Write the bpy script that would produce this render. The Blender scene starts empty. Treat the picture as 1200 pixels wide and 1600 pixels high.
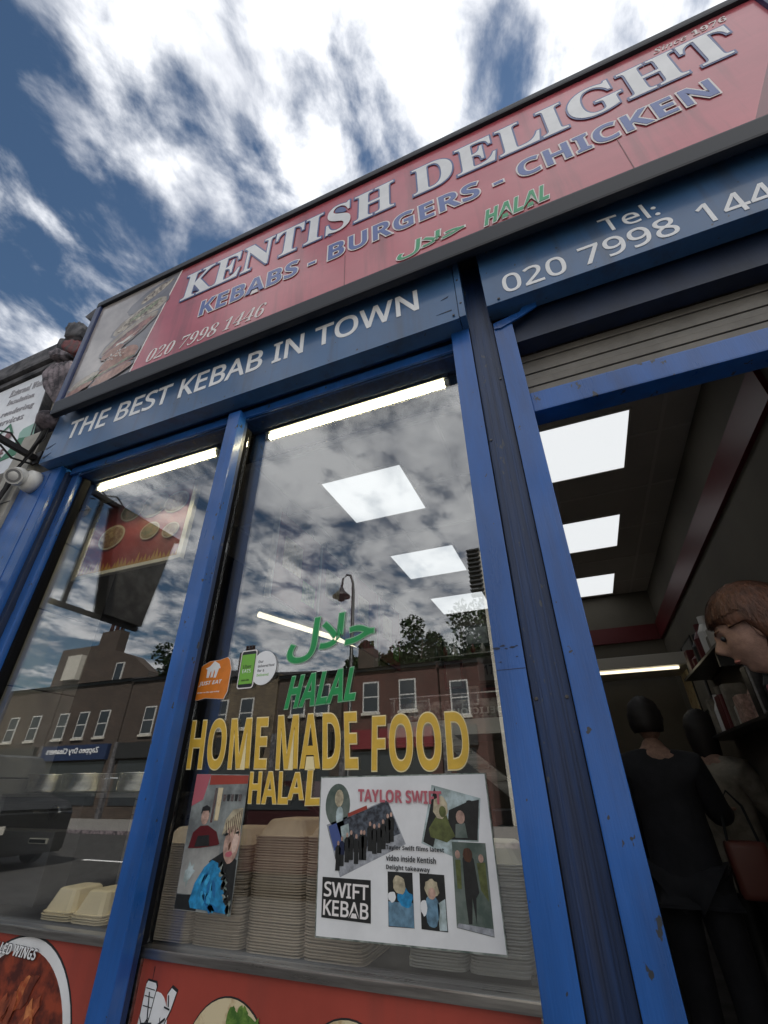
import bpy, bmesh, math, random
from mathutils import Vector, Matrix
R = math.radians
random.seed(7)
S = bpy.context.scene
COL = S.collection

# ------------------------------------------------------------------ camera
cam = bpy.data.cameras.new('camera')
cam.sensor_fit = 'VERTICAL'; cam.sensor_height = 32.0
cam.lens = 696.63 / 1600 * 32.0
cam.clip_start = 0.02; cam.clip_end = 800
camo = bpy.data.objects.new('camera', cam); COL.objects.link(camo)
RX = (0.9271846412898367, -0.2026237655111448, -0.3150749920357397)
RY = (0.3745288024167695, 0.48448874884604304, 0.7905686740580202)
RZ = (-0.007537712948716441, -0.8510077919100861, 0.5250989630458456)
m = Matrix(((RX[0], -RX[1], -RX[2], 0), (RY[0], -RY[1], -RY[2], -1.2), (RZ[0], -RZ[1], -RZ[2], 1.35), (0, 0, 0, 1)))
camo.matrix_world = m
S.camera = camo

# ------------------------------------------------------------------ sky, sun, exposure
SUN_EL, SUN_AZ = 46, 28            # azimuth measured from +y (behind the shop) towards +x
w = bpy.data.worlds.new('World'); S.world = w; w.use_nodes = True
nt = w.node_tree; nd = nt.nodes; lk = nt.links
bg = nd['Background']; bg.inputs['Strength'].default_value = 0.092
sky = nd.new('ShaderNodeTexSky'); sky.sky_type = 'NISHITA'; sky.sun_disc = False
sky.sun_elevation = R(SUN_EL); sky.sun_rotation = R(SUN_AZ); sky.air_density = 1.3; sky.dust_density = 0.3; sky.ozone_density = 3.0
tc = nd.new('ShaderNodeTexCoord')
sep = nd.new('ShaderNodeSeparateXYZ'); lk.new(tc.outputs['Generated'], sep.inputs[0])
def M(op, a, b=None, c=None, clamp=False):
    n = nd.new('ShaderNodeMath'); n.operation = op; n.use_clamp = clamp
    for i, v in enumerate((a, b, c)):
        if v is None: continue
        if isinstance(v, (int, float)): n.inputs[i].default_value = v
        else: lk.new(v, n.inputs[i])
    return n.outputs[0]
zz = M('ADD', M('MAXIMUM', sep.outputs[2], 0.0), 0.10)
cx = M('DIVIDE', sep.outputs[0], zz); cy = M('DIVIDE', sep.outputs[1], zz)
cmb = nd.new('ShaderNodeCombineXYZ'); lk.new(cx, cmb.inputs[0]); lk.new(cy, cmb.inputs[1]); cmb.inputs[2].default_value = 3.7
def noise(vec, scale, detail, rough, dist=0.0, off=(0, 0, 0), sc=(1, 1, 1), rot=0):
    mp = nd.new('ShaderNodeMapping'); mp.inputs['Location'].default_value = off; mp.inputs['Scale'].default_value = sc; mp.inputs['Rotation'].default_value = (0, 0, rot)
    lk.new(vec, mp.inputs[0])
    n = nd.new('ShaderNodeTexNoise'); n.inputs['Scale'].default_value = scale; n.inputs['Detail'].default_value = detail
    n.inputs['Roughness'].default_value = rough; n.inputs['Distortion'].default_value = dist
    lk.new(mp.outputs[0], n.inputs['Vector']); return n.outputs['Fac']
n_big = noise(cmb.outputs[0], 1.1, 3, 0.5, 0.2, (2.3, 0.4, 0))
n_mid = noise(cmb.outputs[0], 5.6, 10, 0.55, 0.30, (1.7, 3.1, 0), (1.0, 0.75, 1), -0.55)
n_fin = noise(cmb.outputs[0], 9.0, 7, 0.62, 0.3, (7.1, 1.3, 0), (1.0, 0.7, 1), -0.55)
dens = M('ADD', M('ADD', M('MULTIPLY', n_big, 0.40), M('MULTIPLY', n_mid, 1.15)), M('MULTIPLY', n_fin, 0.42))
# thicker cloud bank towards the side of the sky nearest the sun
dens = M('ADD', dens, M('MULTIPLY', M('ADD', sep.outputs[0], 0.35), 0.20))
dens = M('ADD', dens, M('MULTIPLY', M('MAXIMUM', M('MULTIPLY', sep.outputs[1], -1.0), 0.0), 0.13))   # heavier cloud over the far side of the street
mr = nd.new('ShaderNodeMapRange'); mr.interpolation_type = 'SMOOTHSTEP'; mr.inputs['From Min'].default_value = 0.845; mr.inputs['From Max'].default_value = 1.13
lk.new(dens, mr.inputs['Value']); cov = M('MULTIPLY', mr.outputs[0], M('MULTIPLY', sep.outputs[2], 12.0, clamp=True))
n_sh = noise(cmb.outputs[0], 3.4, 7, 0.55, 0.2, (4.0, 9.0, 0))
cr = nd.new('ShaderNodeValToRGB')
# brightness of the cloud follows its own thickness and a slower shade noise
lk.new(M('ADD', M('MULTIPLY', n_sh, 0.80), M('MULTIPLY', M('SUBTRACT', dens, 0.86), 0.42)), cr.inputs[0])
cr.color_ramp.elements[0].position = 0.30; cr.color_ramp.elements[0].color = (1.35, 1.45, 1.7, 1)
cr.color_ramp.elements[1].position = 0.56; cr.color_ramp.elements[1].color = (3.85, 3.9, 4.0, 1)
skc = nd.new('ShaderNodeMix'); skc.data_type = 'RGBA'; skc.blend_type = 'MULTIPLY'; skc.inputs[0].default_value = 1
lk.new(sky.outputs[0], skc.inputs[6]); skc.inputs[7].default_value = (0.175, 0.20, 0.212, 1)
mx = nd.new('ShaderNodeMix'); mx.data_type = 'RGBA'
lk.new(cov, mx.inputs[0]); lk.new(skc.outputs[2], mx.inputs[6]); lk.new(cr.outputs[0], mx.inputs[7])
lk.new(mx.outputs[2], bg.inputs['Color'])

sl = bpy.data.lights.new('sun', 'SUN'); sl.energy = 2.1; sl.angle = R(3); sl.color = (1.0, 0.95, 0.87)
slo = bpy.data.objects.new('sun', sl); COL.objects.link(slo)
sd = Vector((math.sin(R(SUN_AZ)) * math.cos(R(SUN_EL)), math.cos(R(SUN_AZ)) * math.cos(R(SUN_EL)), math.sin(R(SUN_EL))))
slo.rotation_euler = sd.to_track_quat('Z', 'Y').to_euler()
S.view_settings.view_transform = 'Standard'; S.view_settings.look = 'None'
S.view_settings.gamma = 1; S.view_settings.use_curve_mapping = False
S.view_settings.exposure = 1.95
S.cycles.max_bounces = 8; S.cycles.transparent_max_bounces = 24
S.cycles.use_denoising = True
S.cycles.sample_clamp_indirect = 4.0

# ------------------------------------------------------------------ materials
def mat(name, col, rough=0.5, metal=0.0, spec=0.5, emit=None, es=1.0, var=0.0, vs=8.0, vcol=None, stretch=(1, 1, 1),
        bump=0.0, bs=60.0, bstretch=None, coat=0.0, vlo=0.4, vhi=0.62, rvar=0.0, chips=None, streak=0.0):
    mt = bpy.data.materials.new(name); mt.use_nodes = True
    n = mt.node_tree.nodes; l = mt.node_tree.links; p = n['Principled BSDF']
    p.inputs['Base Color'].default_value = (*col, 1); p.inputs['Roughness'].default_value = rough
    p.inputs['Metallic'].default_value = metal; p.inputs['Specular IOR Level'].default_value = spec
    p.inputs['Coat Weight'].default_value = coat; p.inputs['Coat Roughness'].default_value = 0.08
    if emit:
        p.inputs['Emission Color'].default_value = (*emit, 1); p.inputs['Emission Strength'].default_value = es
    t = n.new('ShaderNodeTexCoord')
    if var > 0 or vcol:
        mp = n.new('ShaderNodeMapping'); mp.inputs['Scale'].default_value = stretch; l.new(t.outputs['Object'], mp.inputs[0])
        nz = n.new('ShaderNodeTexNoise'); nz.inputs['Scale'].default_value = vs; nz.inputs['Detail'].default_value = 8; nz.inputs['Roughness'].default_value = 0.62
        l.new(mp.outputs[0], nz.inputs['Vector'])
        rp = n.new('ShaderNodeValToRGB'); l.new(nz.outputs['Fac'], rp.inputs[0])
        c2 = vcol if vcol else tuple(c * (1 - var) for c in col)
        rp.color_ramp.elements[0].position = vlo; rp.color_ramp.elements[0].color = (*c2, 1)
        rp.color_ramp.elements[1].position = vhi; rp.color_ramp.elements[1].color = (*col, 1)
        l.new(rp.outputs[0], p.inputs['Base Color'])
        if rvar:
            mrr = n.new('ShaderNodeMapRange'); mrr.inputs['To Min'].default_value = rough - rvar; mrr.inputs['To Max'].default_value = rough + rvar
            mrr.inputs['From Min'].default_value = .3; mrr.inputs['From Max'].default_value = .7
            l.new(nz.outputs['Fac'], mrr.inputs[0]); l.new(mrr.outputs[0], p.inputs['Roughness'])
    def base_in(kind, fac_out, c2):
        x = n.new('ShaderNodeMix'); x.data_type = 'RGBA'; x.blend_type = kind
        lnk = p.inputs['Base Color'].links
        if lnk: l.new(lnk[0].from_socket, x.inputs[6])
        else: x.inputs[6].default_value = p.inputs['Base Color'].default_value
        l.new(fac_out, x.inputs[0]); x.inputs[7].default_value = (*c2, 1); l.new(x.outputs[2], p.inputs['Base Color'])
    def msk(scale, st, lo, hi, det=4):
        mpp = n.new('ShaderNodeMapping'); mpp.inputs['Scale'].default_value = st; l.new(t.outputs['Object'], mpp.inputs[0])
        q = n.new('ShaderNodeTexNoise'); q.inputs['Scale'].default_value = scale; q.inputs['Detail'].default_value = det; q.inputs['Roughness'].default_value = .65; l.new(mpp.outputs[0], q.inputs['Vector'])
        g_ = n.new('ShaderNodeMapRange'); g_.inputs['From Min'].default_value = lo; g_.inputs['From Max'].default_value = hi; l.new(q.outputs['Fac'], g_.inputs[0]); return g_.outputs[0]
    if streak:
        f = msk(9, (1, 1, .07), .50, .72); k_ = n.new('ShaderNodeMath'); k_.operation = 'MULTIPLY'; l.new(f, k_.inputs[0]); k_.inputs[1].default_value = streak
        base_in('MIX', k_.outputs[0], (.05, .045, .04))
    if chips: base_in('MIX', msk(chips[0], (1, 1, .6), chips[1], chips[1] + .015, 3), chips[2])
    if bump > 0:
        mp2 = n.new('ShaderNodeMapping'); mp2.inputs['Scale'].default_value = bstretch or stretch; l.new(t.outputs['Object'], mp2.inputs[0])
        nb = n.new('ShaderNodeTexNoise'); nb.inputs['Scale'].default_value = bs; nb.inputs['Detail'].default_value = 6
        l.new(mp2.outputs[0], nb.inputs['Vector'])
        bp = n.new('ShaderNodeBump'); bp.inputs['Strength'].default_value = bump; bp.inputs['Distance'].default_value = 0.01
        l.new(nb.outputs['Fac'], bp.inputs['Height']); l.new(bp.outputs[0], p.inputs['Normal'])
    return mt

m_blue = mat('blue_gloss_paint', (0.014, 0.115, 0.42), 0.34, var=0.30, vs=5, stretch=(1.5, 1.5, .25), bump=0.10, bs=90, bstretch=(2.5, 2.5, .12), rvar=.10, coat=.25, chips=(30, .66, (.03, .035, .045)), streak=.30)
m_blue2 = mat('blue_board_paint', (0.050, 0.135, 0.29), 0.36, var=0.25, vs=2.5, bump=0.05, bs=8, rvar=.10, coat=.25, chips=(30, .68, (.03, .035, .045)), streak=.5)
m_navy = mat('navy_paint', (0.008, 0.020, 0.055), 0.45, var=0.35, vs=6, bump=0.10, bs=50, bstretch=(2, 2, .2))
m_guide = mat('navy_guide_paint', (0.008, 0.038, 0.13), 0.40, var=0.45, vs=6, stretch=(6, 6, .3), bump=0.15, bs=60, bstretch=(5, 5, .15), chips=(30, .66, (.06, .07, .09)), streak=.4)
m_black = mat('black_rubber', (0.006, 0.006, 0.007), 0.9, spec=.1)
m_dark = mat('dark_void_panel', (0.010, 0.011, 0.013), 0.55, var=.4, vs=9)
m_bezel = mat('charcoal_sign_frame', (0.005, 0.007, 0.014), 0.5, var=.3, vs=4)
m_bezelb = mat('blue_sign_frame', (0.022, 0.040, 0.13), 0.35, var=.3, vs=6)
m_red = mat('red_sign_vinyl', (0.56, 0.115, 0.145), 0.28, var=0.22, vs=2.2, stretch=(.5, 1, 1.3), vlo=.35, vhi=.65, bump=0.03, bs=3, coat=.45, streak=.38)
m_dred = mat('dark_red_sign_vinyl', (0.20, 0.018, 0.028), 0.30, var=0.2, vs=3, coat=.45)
m_lwhite = mat('white_sign_vinyl', (0.84, 0.85, 0.86), 0.35, var=.10, vs=9, coat=.3)
m_lblue = mat('blue_sign_vinyl', (0.065, 0.10, 0.27), 0.35, coat=.3)
m_cream = mat('cream_sign_vinyl', (0.82, 0.78, 0.76), 0.4)
m_lblue2 = mat('bright_blue_sign_vinyl', (0.07, 0.12, 0.36), 0.35, coat=.3)
m_lgreen = mat('green_sign_vinyl', (0.06, 0.36, 0.17), 0.4)
m_white = mat('white_letter_vinyl', (0.88, 0.89, 0.90), 0.45, var=.05, vs=14)
m_yellow = mat('yellow_vinyl', (0.74, 0.47, 0.06), 0.5, var=0.16, vs=22, vlo=.35, vhi=.6)
m_ycream = mat('pale_yellow_vinyl', (0.86, 0.74, 0.42), 0.5)
m_green = mat('green_vinyl', (0.015, 0.33, 0.09), 0.45, var=.15, vs=18)
m_greenlt = mat('pale_green_vinyl', (0.28, 0.55, 0.35), 0.45)
m_steel = mat('brushed_steel', (0.45, 0.44, 0.42), 0.32, 1.0, var=.35, vs=14, stretch=(.25, 4, 4), rvar=.08)
m_dsteel = mat('dull_dark_steel', (0.10, 0.10, 0.105), 0.38, 0.9, var=.3, vs=7, stretch=(.3, 1, 3))
m_chrome = mat('polished_steel', (0.7, 0.7, 0.7), 0.16, 1.0)
m_pulp = mat('brown_pulp', (0.62, 0.51, 0.40), 0.8, var=.12, vs=30, bump=.15, bs=200)
m_foamw = mat('white_foam', (0.78, 0.78, 0.76), 0.6, var=.05, vs=20)
m_foamc = mat('cream_foam', (0.80, 0.68, 0.46), 0.55, var=.08, vs=20)
m_tomato = mat('red_counter_panel', (0.38, 0.062, 0.042), 0.42, var=.15, vs=4, bump=.04, bs=20, streak=.3, chips=(40, .74, (.5, .45, .4)))
m_paper = mat('laminated_paper', (0.80, 0.81, 0.82), 0.3, var=.10, vs=9, coat=.4, bump=.25, bs=7)
m_ink = mat('black_ink', (0.015, 0.018, 0.02), 0.4)
m_inkred = mat('faded_red_ink', (0.46, 0.12, 0.15), 0.5)
m_orange = mat('orange_sticker', (0.80, 0.24, 0.03), 0.45, var=.12, vs=25)
m_limeg = mat('lime_sticker', (0.19, 0.48, 0.06), 0.4)
m_greygreen = mat('printed_grey_green', (0.07, 0.10, 0.085), 0.5, vcol=(0.30, 0.33, 0.30), vs=55)
m_stone = mat('weathered_stone', (0.24, 0.20, 0.215), 0.85, vcol=(0.035, 0.03, 0.037), vs=11, bump=1.0, bs=34, vlo=.42, vhi=.60)
m_stonered = mat('stone_with_red_paint', (0.09, 0.075, 0.075), 0.85, vcol=(0.22, 0.05, 0.05), vs=6, bump=.8, bs=26, vlo=.45, vhi=.6)
m_stoned = mat('dark_weathered_stone', (0.13, 0.125, 0.13), 0.85, vcol=(0.03, 0.03, 0.035), vs=8, bump=.6, bs=22)
m_render = mat('pale_stone_render', (0.46, 0.44, 0.39), 0.85, var=.25, vs=7, bump=.4, bs=30)
m_tile = mat('grey_wall_tile', (0.27, 0.265, 0.25), 0.3, var=.25, vs=2.2)
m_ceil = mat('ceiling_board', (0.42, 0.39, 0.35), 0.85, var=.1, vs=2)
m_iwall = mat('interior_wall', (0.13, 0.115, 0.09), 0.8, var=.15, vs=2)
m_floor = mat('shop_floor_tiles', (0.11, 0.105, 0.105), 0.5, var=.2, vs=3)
m_lamp = mat('led_panel', (0.8, 0.8, 0.8), 0.5, emit=(0.95, 0.98, 1.0), es=0.225)
m_tube = mat('fluorescent_tube', (0.8, 0.8, 0.8), 0.5, emit=(1.0, 0.87, 0.52), es=12.0)
m_strip = mat('strip_lamp_diffuser', (0.8, 0.8, 0.8), 0.5, emit=(1.0, 0.88, 0.62), es=.45)
m_alu = mat('white_aluminium', (0.50, 0.48, 0.43), 0.4)
m_camw = mat('camera_white_plastic', (0.62, 0.61, 0.58), 0.35)
m_asph = mat('asphalt', (0.042, 0.041, 0.040), 0.85, var=.3, vs=4, bump=.4, bs=150)
m_pave = mat('paving_slab', (0.20, 0.19, 0.18), 0.8, var=.2, vs=3, bump=.3, bs=60)
m_brickw = mat('white_window_frame', (0.42, 0.42, 0.41), 0.5)
m_pane = mat('house_window_glass', (0.03, 0.035, 0.04), 0.08, spec=.8)
m_slate = mat('roof_slate', (0.06, 0.06, 0.068), 0.7, var=.35, vs=9)
m_leaf = mat('tree_leaves', (0.045, 0.085, 0.022), 0.7, vcol=(0.020, 0.045, 0.014), vs=1.2)
m_bark = mat('bark', (0.07, 0.055, 0.04), 0.9)
m_skin = mat('skin', (0.38, 0.235, 0.18), 0.6, spec=.3, var=.28, vs=38, bump=.15, bs=220)
m_hair = mat('brown_hair', (0.11, 0.042, 0.020), 0.6, var=.5, vs=60, stretch=(1, 1, .2), bump=.5, bs=120, bstretch=(1, 1, .15))
m_coatd = mat('dark_coat', (0.015, 0.016, 0.022), 0.85, var=.3, vs=12, bump=1.0, bs=9, bstretch=(1, 1, .5))
m_navycl = mat('navy_trousers', (0.012, 0.018, 0.05), 0.9)
m_redb = mat('red_shop_trim', (0.10, 0.007, 0.010), 0.45)
m_poster = mat('red_menu_print', (0.20, 0.030, 0.030), 0.45, var=.2, vs=6)
m_beige = mat('beige_cloth', (0.30, 0.27, 0.22), 0.85, var=.35, vs=14, bump=1.0, bs=10)

def brick(name, c1, c2, mortar):
    mt = bpy.data.materials.new(name); mt.use_nodes = True
    n = mt.node_tree.nodes; l = mt.node_tree.links; p = n['Principled BSDF']; p.inputs['Roughness'].default_value = .9
    t = n.new('ShaderNodeTexCoord'); s = n.new('ShaderNodeSeparateXYZ'); l.new(t.outputs['Object'], s.inputs[0])
    c = n.new('ShaderNodeCombineXYZ'); l.new(s.outputs[0], c.inputs[0]); l.new(s.outputs[2], c.inputs[1])
    b = n.new('ShaderNodeTexBrick'); l.new(c.outputs[0], b.inputs['Vector'])
    b.inputs['Color1'].default_value = (*c1, 1); b.inputs['Color2'].default_value = (*c2, 1); b.inputs['Mortar'].default_value = (*mortar, 1)
    b.inputs['Scale'].default_value = 1; b.inputs['Brick Width'].default_value = .225; b.inputs['Row Height'].default_value = .075; b.inputs['Mortar Size'].default_value = .008
    nz = n.new('ShaderNodeTexNoise'); nz.inputs['Scale'].default_value = 1.1; nz.inputs['Detail'].default_value = 6; l.new(t.outputs['Object'], nz.inputs['Vector'])
    r = n.new('ShaderNodeMapRange'); r.inputs['To Min'].default_value = .5; r.inputs['To Max'].default_value = 1.35; l.new(nz.outputs['Fac'], r.inputs[0])
    x = n.new('ShaderNodeMix'); x.data_type = 'RGBA'; x.blend_type = 'MULTIPLY'; x.inputs[0].default_value = 1
    l.new(b.outputs['Color'], x.inputs[6]); l.new(r.outputs[0], x.inputs[7]); l.new(x.outputs[2], p.inputs['Base Color'])
    bp = n.new('ShaderNodeBump'); bp.inputs['Strength'].default_value = .4; bp.inputs['Distance'].default_value = .01
    l.new(b.outputs['Fac'], bp.inputs['Height']); bp.invert = True; l.new(bp.outputs[0], p.inputs['Normal'])
    return mt
m_bk1 = brick('brown_brick', (0.060, 0.038, 0.027), (0.030, 0.020, 0.015), (0.085, 0.078, 0.07))
m_bk2 = brick('yellow_stock_brick', (0.13, 0.10, 0.062), (0.08, 0.06, 0.04), (0.08, 0.072, 0.06))
m_bk3 = brick('red_brick', (0.085, 0.028, 0.022), (0.06, 0.022, 0.018), (0.055, 0.05, 0.045))

def glass_mat(name, f0):
    mt = bpy.data.materials.new(name); mt.use_nodes = True
    n = mt.node_tree.nodes; l = mt.node_tree.links; n.remove(n['Principled BSDF'])
    out = n['Material Output']
    g = n.new('ShaderNodeNewGeometry'); d = n.new('ShaderNodeVectorMath'); d.operation = 'DOT_PRODUCT'
    l.new(g.outputs['Normal'], d.inputs[0]); l.new(g.outputs['Incoming'], d.inputs[1])
    a = n.new('ShaderNodeMath'); a.operation = 'ABSOLUTE'; l.new(d.outputs['Value'], a.inputs[0])
    b = n.new('ShaderNodeMath'); b.operation = 'SUBTRACT'; b.inputs[0].default_value = 1; l.new(a.outputs[0], b.inputs[1])
    c = n.new('ShaderNodeMath'); c.operation = 'POWER'; l.new(b.outputs[0], c.inputs[0]); c.inputs[1].default_value = 5
    e = n.new('ShaderNodeMath'); e.operation = 'MULTIPLY_ADD'; l.new(c.outputs[0], e.inputs[0]); e.inputs[1].default_value = 1 - f0; e.inputs[2].default_value = f0
    tr = n.new('ShaderNodeBsdfTransparent'); tr.inputs[0].default_value = (.97, .98, .975, 1)
    gl = n.new('ShaderNodeBsdfGlossy'); gl.inputs['Roughness'].default_value = 0.0; gl.inputs[0].default_value = (1, 1, 1, 1)
    mx_ = n.new('ShaderNodeMixShader'); l.new(e.outputs[0], mx_.inputs[0]); l.new(tr.outputs[0], mx_.inputs[1]); l.new(gl.outputs[0], mx_.inputs[2])
    l.new(mx_.outputs[0], out.inputs[0]); return mt
m_glass = glass_mat('shop_window_glass', 0.15)
m_clear = glass_mat('clear_acrylic', 0.06)

# ------------------------------------------------------------------ geometry helpers
def box(bm, x0, x1, y0, y1, z0, z1, bev=0.0):
    r = bmesh.ops.create_cube(bm, size=1)
    bmesh.ops.scale(bm, vec=(x1 - x0, y1 - y0, z1 - z0), verts=r['verts'])
    bmesh.ops.translate(bm, vec=((x0 + x1) / 2, (y0 + y1) / 2, (z0 + z1) / 2), verts=r['verts'])
    if bev > 0:
        es = list({e for v in r['verts'] for e in v.link_edges})
        bmesh.ops.bevel(bm, geom=es, offset=bev, segments=2, profile=0.7, affect='EDGES')
    return r['verts']
def plate(bm, pts, y, th, ax='y'):
    """polygon pts (x,z) standing at depth y, th thick towards +y (ax y); ax x: pts are (y,z) at x=y-arg"""
    if ax == 'y': f = [bm.verts.new((p[0], y, p[1])) for p in pts]; b = [bm.verts.new((p[0], y + th, p[1])) for p in pts]
    elif ax == 'x': f = [bm.verts.new((y, p[0], p[1])) for p in pts]; b = [bm.verts.new((y + th, p[0], p[1])) for p in pts]
    else: f = [bm.verts.new((p[0], p[1], y)) for p in pts]; b = [bm.verts.new((p[0], p[1], y + th)) for p in pts]
    n = len(pts)
    bm.faces.new(f); bm.faces.new(b[::-1])
    for i in range(n): bm.faces.new((f[i], b[i], b[(i + 1) % n], f[(i + 1) % n]))
    bmesh.ops.recalc_face_normals(bm, faces=bm.faces)
def ell(cx_, cz_, rx, rz, n=28, a0=0, a1=360, rot=0):
    o = []
    for i in range(n if a1 - a0 >= 360 else n + 1):
        a = R(a0 + (a1 - a0) * i / n); x, z = rx * math.cos(a), rz * math.sin(a)
        o.append((cx_ + x * math.cos(R(rot)) - z * math.sin(R(rot)), cz_ + x * math.sin(R(rot)) + z * math.cos(R(rot))))
    return o
def tube(bm, pts, r, n=8, cap=True):
    pts = [Vector(p) for p in pts]; rings = []
    rs = r if isinstance(r, (list, tuple)) else [r] * len(pts)
    for i, p in enumerate(pts):
        d = (pts[min(i + 1, len(pts) - 1)] - pts[max(i - 1, 0)]).normalized()
        u = d.cross(Vector((0, 0, 1))) if abs(d.z) < .9 else d.cross(Vector((1, 0, 0))); u.normalize(); v = d.cross(u)
        rings.append([bm.verts.new(p + rs[i] * (math.cos(2 * math.pi * k / n) * u + math.sin(2 * math.pi * k / n) * v)) for k in range(n)])
    for a, b in zip(rings, rings[1:]):
        for k in range(n): bm.faces.new((a[k], a[(k + 1) % n], b[(k + 1) % n], b[k]))
    if cap: bm.faces.new(rings[0][::-1]); bm.faces.new(rings[-1])
def lathe(bm, prof, c, n=28, axis='z'):
    """profile [(r,h)] revolved about an axis through c"""
    rings = []
    for r_, h in prof:
        ring = []
        for k in range(n):
            a = 2 * math.pi * k / n; u, v = r_ * math.cos(a), r_ * math.sin(a)
            p = (u, v, h) if axis == 'z' else ((u, h, v) if axis == 'y' else (h, u, v))
            ring.append(bm.verts.new((c[0] + p[0], c[1] + p[1], c[2] + p[2])))
        rings.append(ring)
    for a, b in zip(rings, rings[1:]):
        for k in range(n): bm.faces.new((a[k], a[(k + 1) % n], b[(k + 1) % n], b[k]))
    bm.faces.new(rings[0]); bm.faces.new(rings[-1])
    bmesh.ops.recalc_face_normals(bm, faces=bm.faces)
def thing(name, label, cat, loc=(0, 0, 0), group=None):
    o = bpy.data.objects.new(name, None); COL.objects.link(o); o.location = loc; o.empty_display_size = .1
    o['label'] = label; o['category'] = cat
    if group: o['group'] = group
    return o
def worldloc(o):
    v = Vector((0, 0, 0))
    while o: v += o.location; o = o.parent
    return v
def link(name, me, mt, parent=None, kind=None, label=None, smooth=False, cat=None, group=None):
    if parent is not None:
        me.transform(Matrix.Translation(-worldloc(parent)))
    if mt and not me.materials: me.materials.append(mt)
    if smooth: me.polygons.foreach_set('use_smooth', [True] * len(me.polygons))
    o = bpy.data.objects.new(name, me); COL.objects.link(o)
    if parent is not None: o.parent = parent
    if kind: o['kind'] = kind
    if label: o['label'] = label
    if cat: o['category'] = cat
    if group: o['group'] = group
    return o
def obj(name, bm, mt, parent=None, **k):
    me = bpy.data.meshes.new(name); bm.to_mesh(me); bm.free(); return link(name, me, mt, parent, **k)
def B(name, mt, parent, *a, bev=0.0, **k):
    bm = bmesh.new(); box(bm, *a, bev=bev); return obj(name, bm, mt, parent, **k)
def P(name, mt, parent, pts, y, th, ax='y', **k):
    bm = bmesh.new(); plate(bm, pts, y, th, ax); return obj(name, bm, mt, parent, **k)
def copy_tree(o, parent=None):
    c = o.copy(); COL.objects.link(c)
    if parent is not None: c.parent = parent
    for ch in list(o.children): copy_tree(ch, c)
    return c

# lettering: text turned into a mesh and fitted to a parallelogram given by its bottom left, bottom right and top left
SER = (0x1D400, 0x1D41A, 0x1D7CE); SERI = (0x1D468, 0x1D482, 0x1D7CE); ITA = (0x1D434, 0x1D44E, 0x1D7CE)
SAN = (0x1D5A0, 0x1D5BA, 0x1D7E2); SANB = (0x1D5D4, 0x1D5EE, 0x1D7EC)
def conv(s, f):
    if not f: return s
    r = ''
    for c in s:
        if 'A' <= c <= 'Z': r += chr(f[0] + ord(c) - 65)
        elif 'a' <= c <= 'z': r += chr(f[1] + ord(c) - 97)
        elif c.isdigit(): r += chr(f[2] + int(c))
        else: r += c
    return r
TS = bpy.data.scenes.new('workbench')      # empty side scene where text and skins are turned into meshes; removed at the end
def ts_graph():
    with bpy.context.temp_override(scene=TS, view_layer=TS.view_layers[0]): dg = bpy.context.evaluated_depsgraph_get()
    dg.update(); return dg
def rawtext(s, off, ext, res=4, sp=1.0):
    c = bpy.data.curves.new('t', 'FONT'); c.body = s; c.offset = off; c.extrude = ext; c.resolution_u = res; c.space_character = sp
    o = bpy.data.objects.new('t', c); TS.collection.objects.link(o)
    dg = ts_graph()
    me = bpy.data.meshes.new_from_object(o.evaluated_get(dg))
    bpy.data.objects.remove(o); bpy.data.curves.remove(c); me.materials.clear(); return me
def text(name, s, bl, br, tl, y, th, mt, parent, font=None, off=0.0, outline=0.0, omat=None, bend=None, split=False, base_off=0.0, sp=1.0, res=4, oname='outline', dz=0.0):
    s = conv(s, font)
    top = rawtext(s, base_off + off, .05, res, sp); xs = [v.co.x for v in top.vertices]; ys = [v.co.y for v in top.vertices]
    q_ = base_off + off; x0, x1, y0, y1 = min(xs) + q_, max(xs) - q_, min(ys) + q_, max(ys) - q_
    ex = ((br[0] - bl[0]) / (x1 - x0), (br[1] - bl[1]) / (x1 - x0)); ey = ((tl[0] - bl[0]) / (y1 - y0), (tl[1] - bl[1]) / (y1 - y0))
    def place(me, yy, t):
        for v in me.vertices:
            u, q = v.co.x - x0, v.co.y - y0
            x = bl[0] + ex[0] * u + ey[0] * q; z = bl[1] + ex[1] * u + ey[1] * q
            d = yy + (t if v.co.z < 0 else 0)
            if bend: d += bend(z)
            v.co = (x, d, z)
        me.flip_normals()
    outs = []
    if outline:
        me = rawtext(s, base_off + outline, .05, res, sp); place(me, y, th * .5); outs.append(link(oname, me, omat, parent))
        y -= th * .5 + .0006
    me = top; place(me, y, th)
    if not split: outs.append(link(name, me, mt, parent)); return outs
    bm = bmesh.new(); bm.from_mesh(me); seen = set(); isl = []
    for v in bm.verts:
        if v in seen: continue
        st = [v]; seen.add(v); g = []
        while st:
            q = st.pop(); g.append(q)
            for e in q.link_edges:
                ov = e.other_vert(q)
                if ov not in seen: seen.add(ov); st.append(ov)
        isl.append(g)
    gr = []
    for g in sorted(isl, key=lambda g: min(v.co.x for v in g)):
        a, b = min(v.co.x for v in g), max(v.co.x for v in g)
        for h in gr:
            if (a + b) / 2 < h[1] and (a + b) / 2 > h[0]: h[2].extend(g); h[1] = max(h[1], b); break
        else: gr.append([a, b, list(g)])
    for a, b, vs in gr:
        vs_ = set(vs); idx = {}; co = []; fc = []
        for v in vs: idx[v] = len(co); co.append(v.co[:])
        for f in {f for v in vs for f in v.link_faces}: fc.append([idx[v] for v in f.verts])
        m2 = bpy.data.meshes.new(name); m2.from_pydata(co, [], fc); m2.update()
        outs.append(link(name, m2, mt, parent))
    bm.free(); return outs
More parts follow.
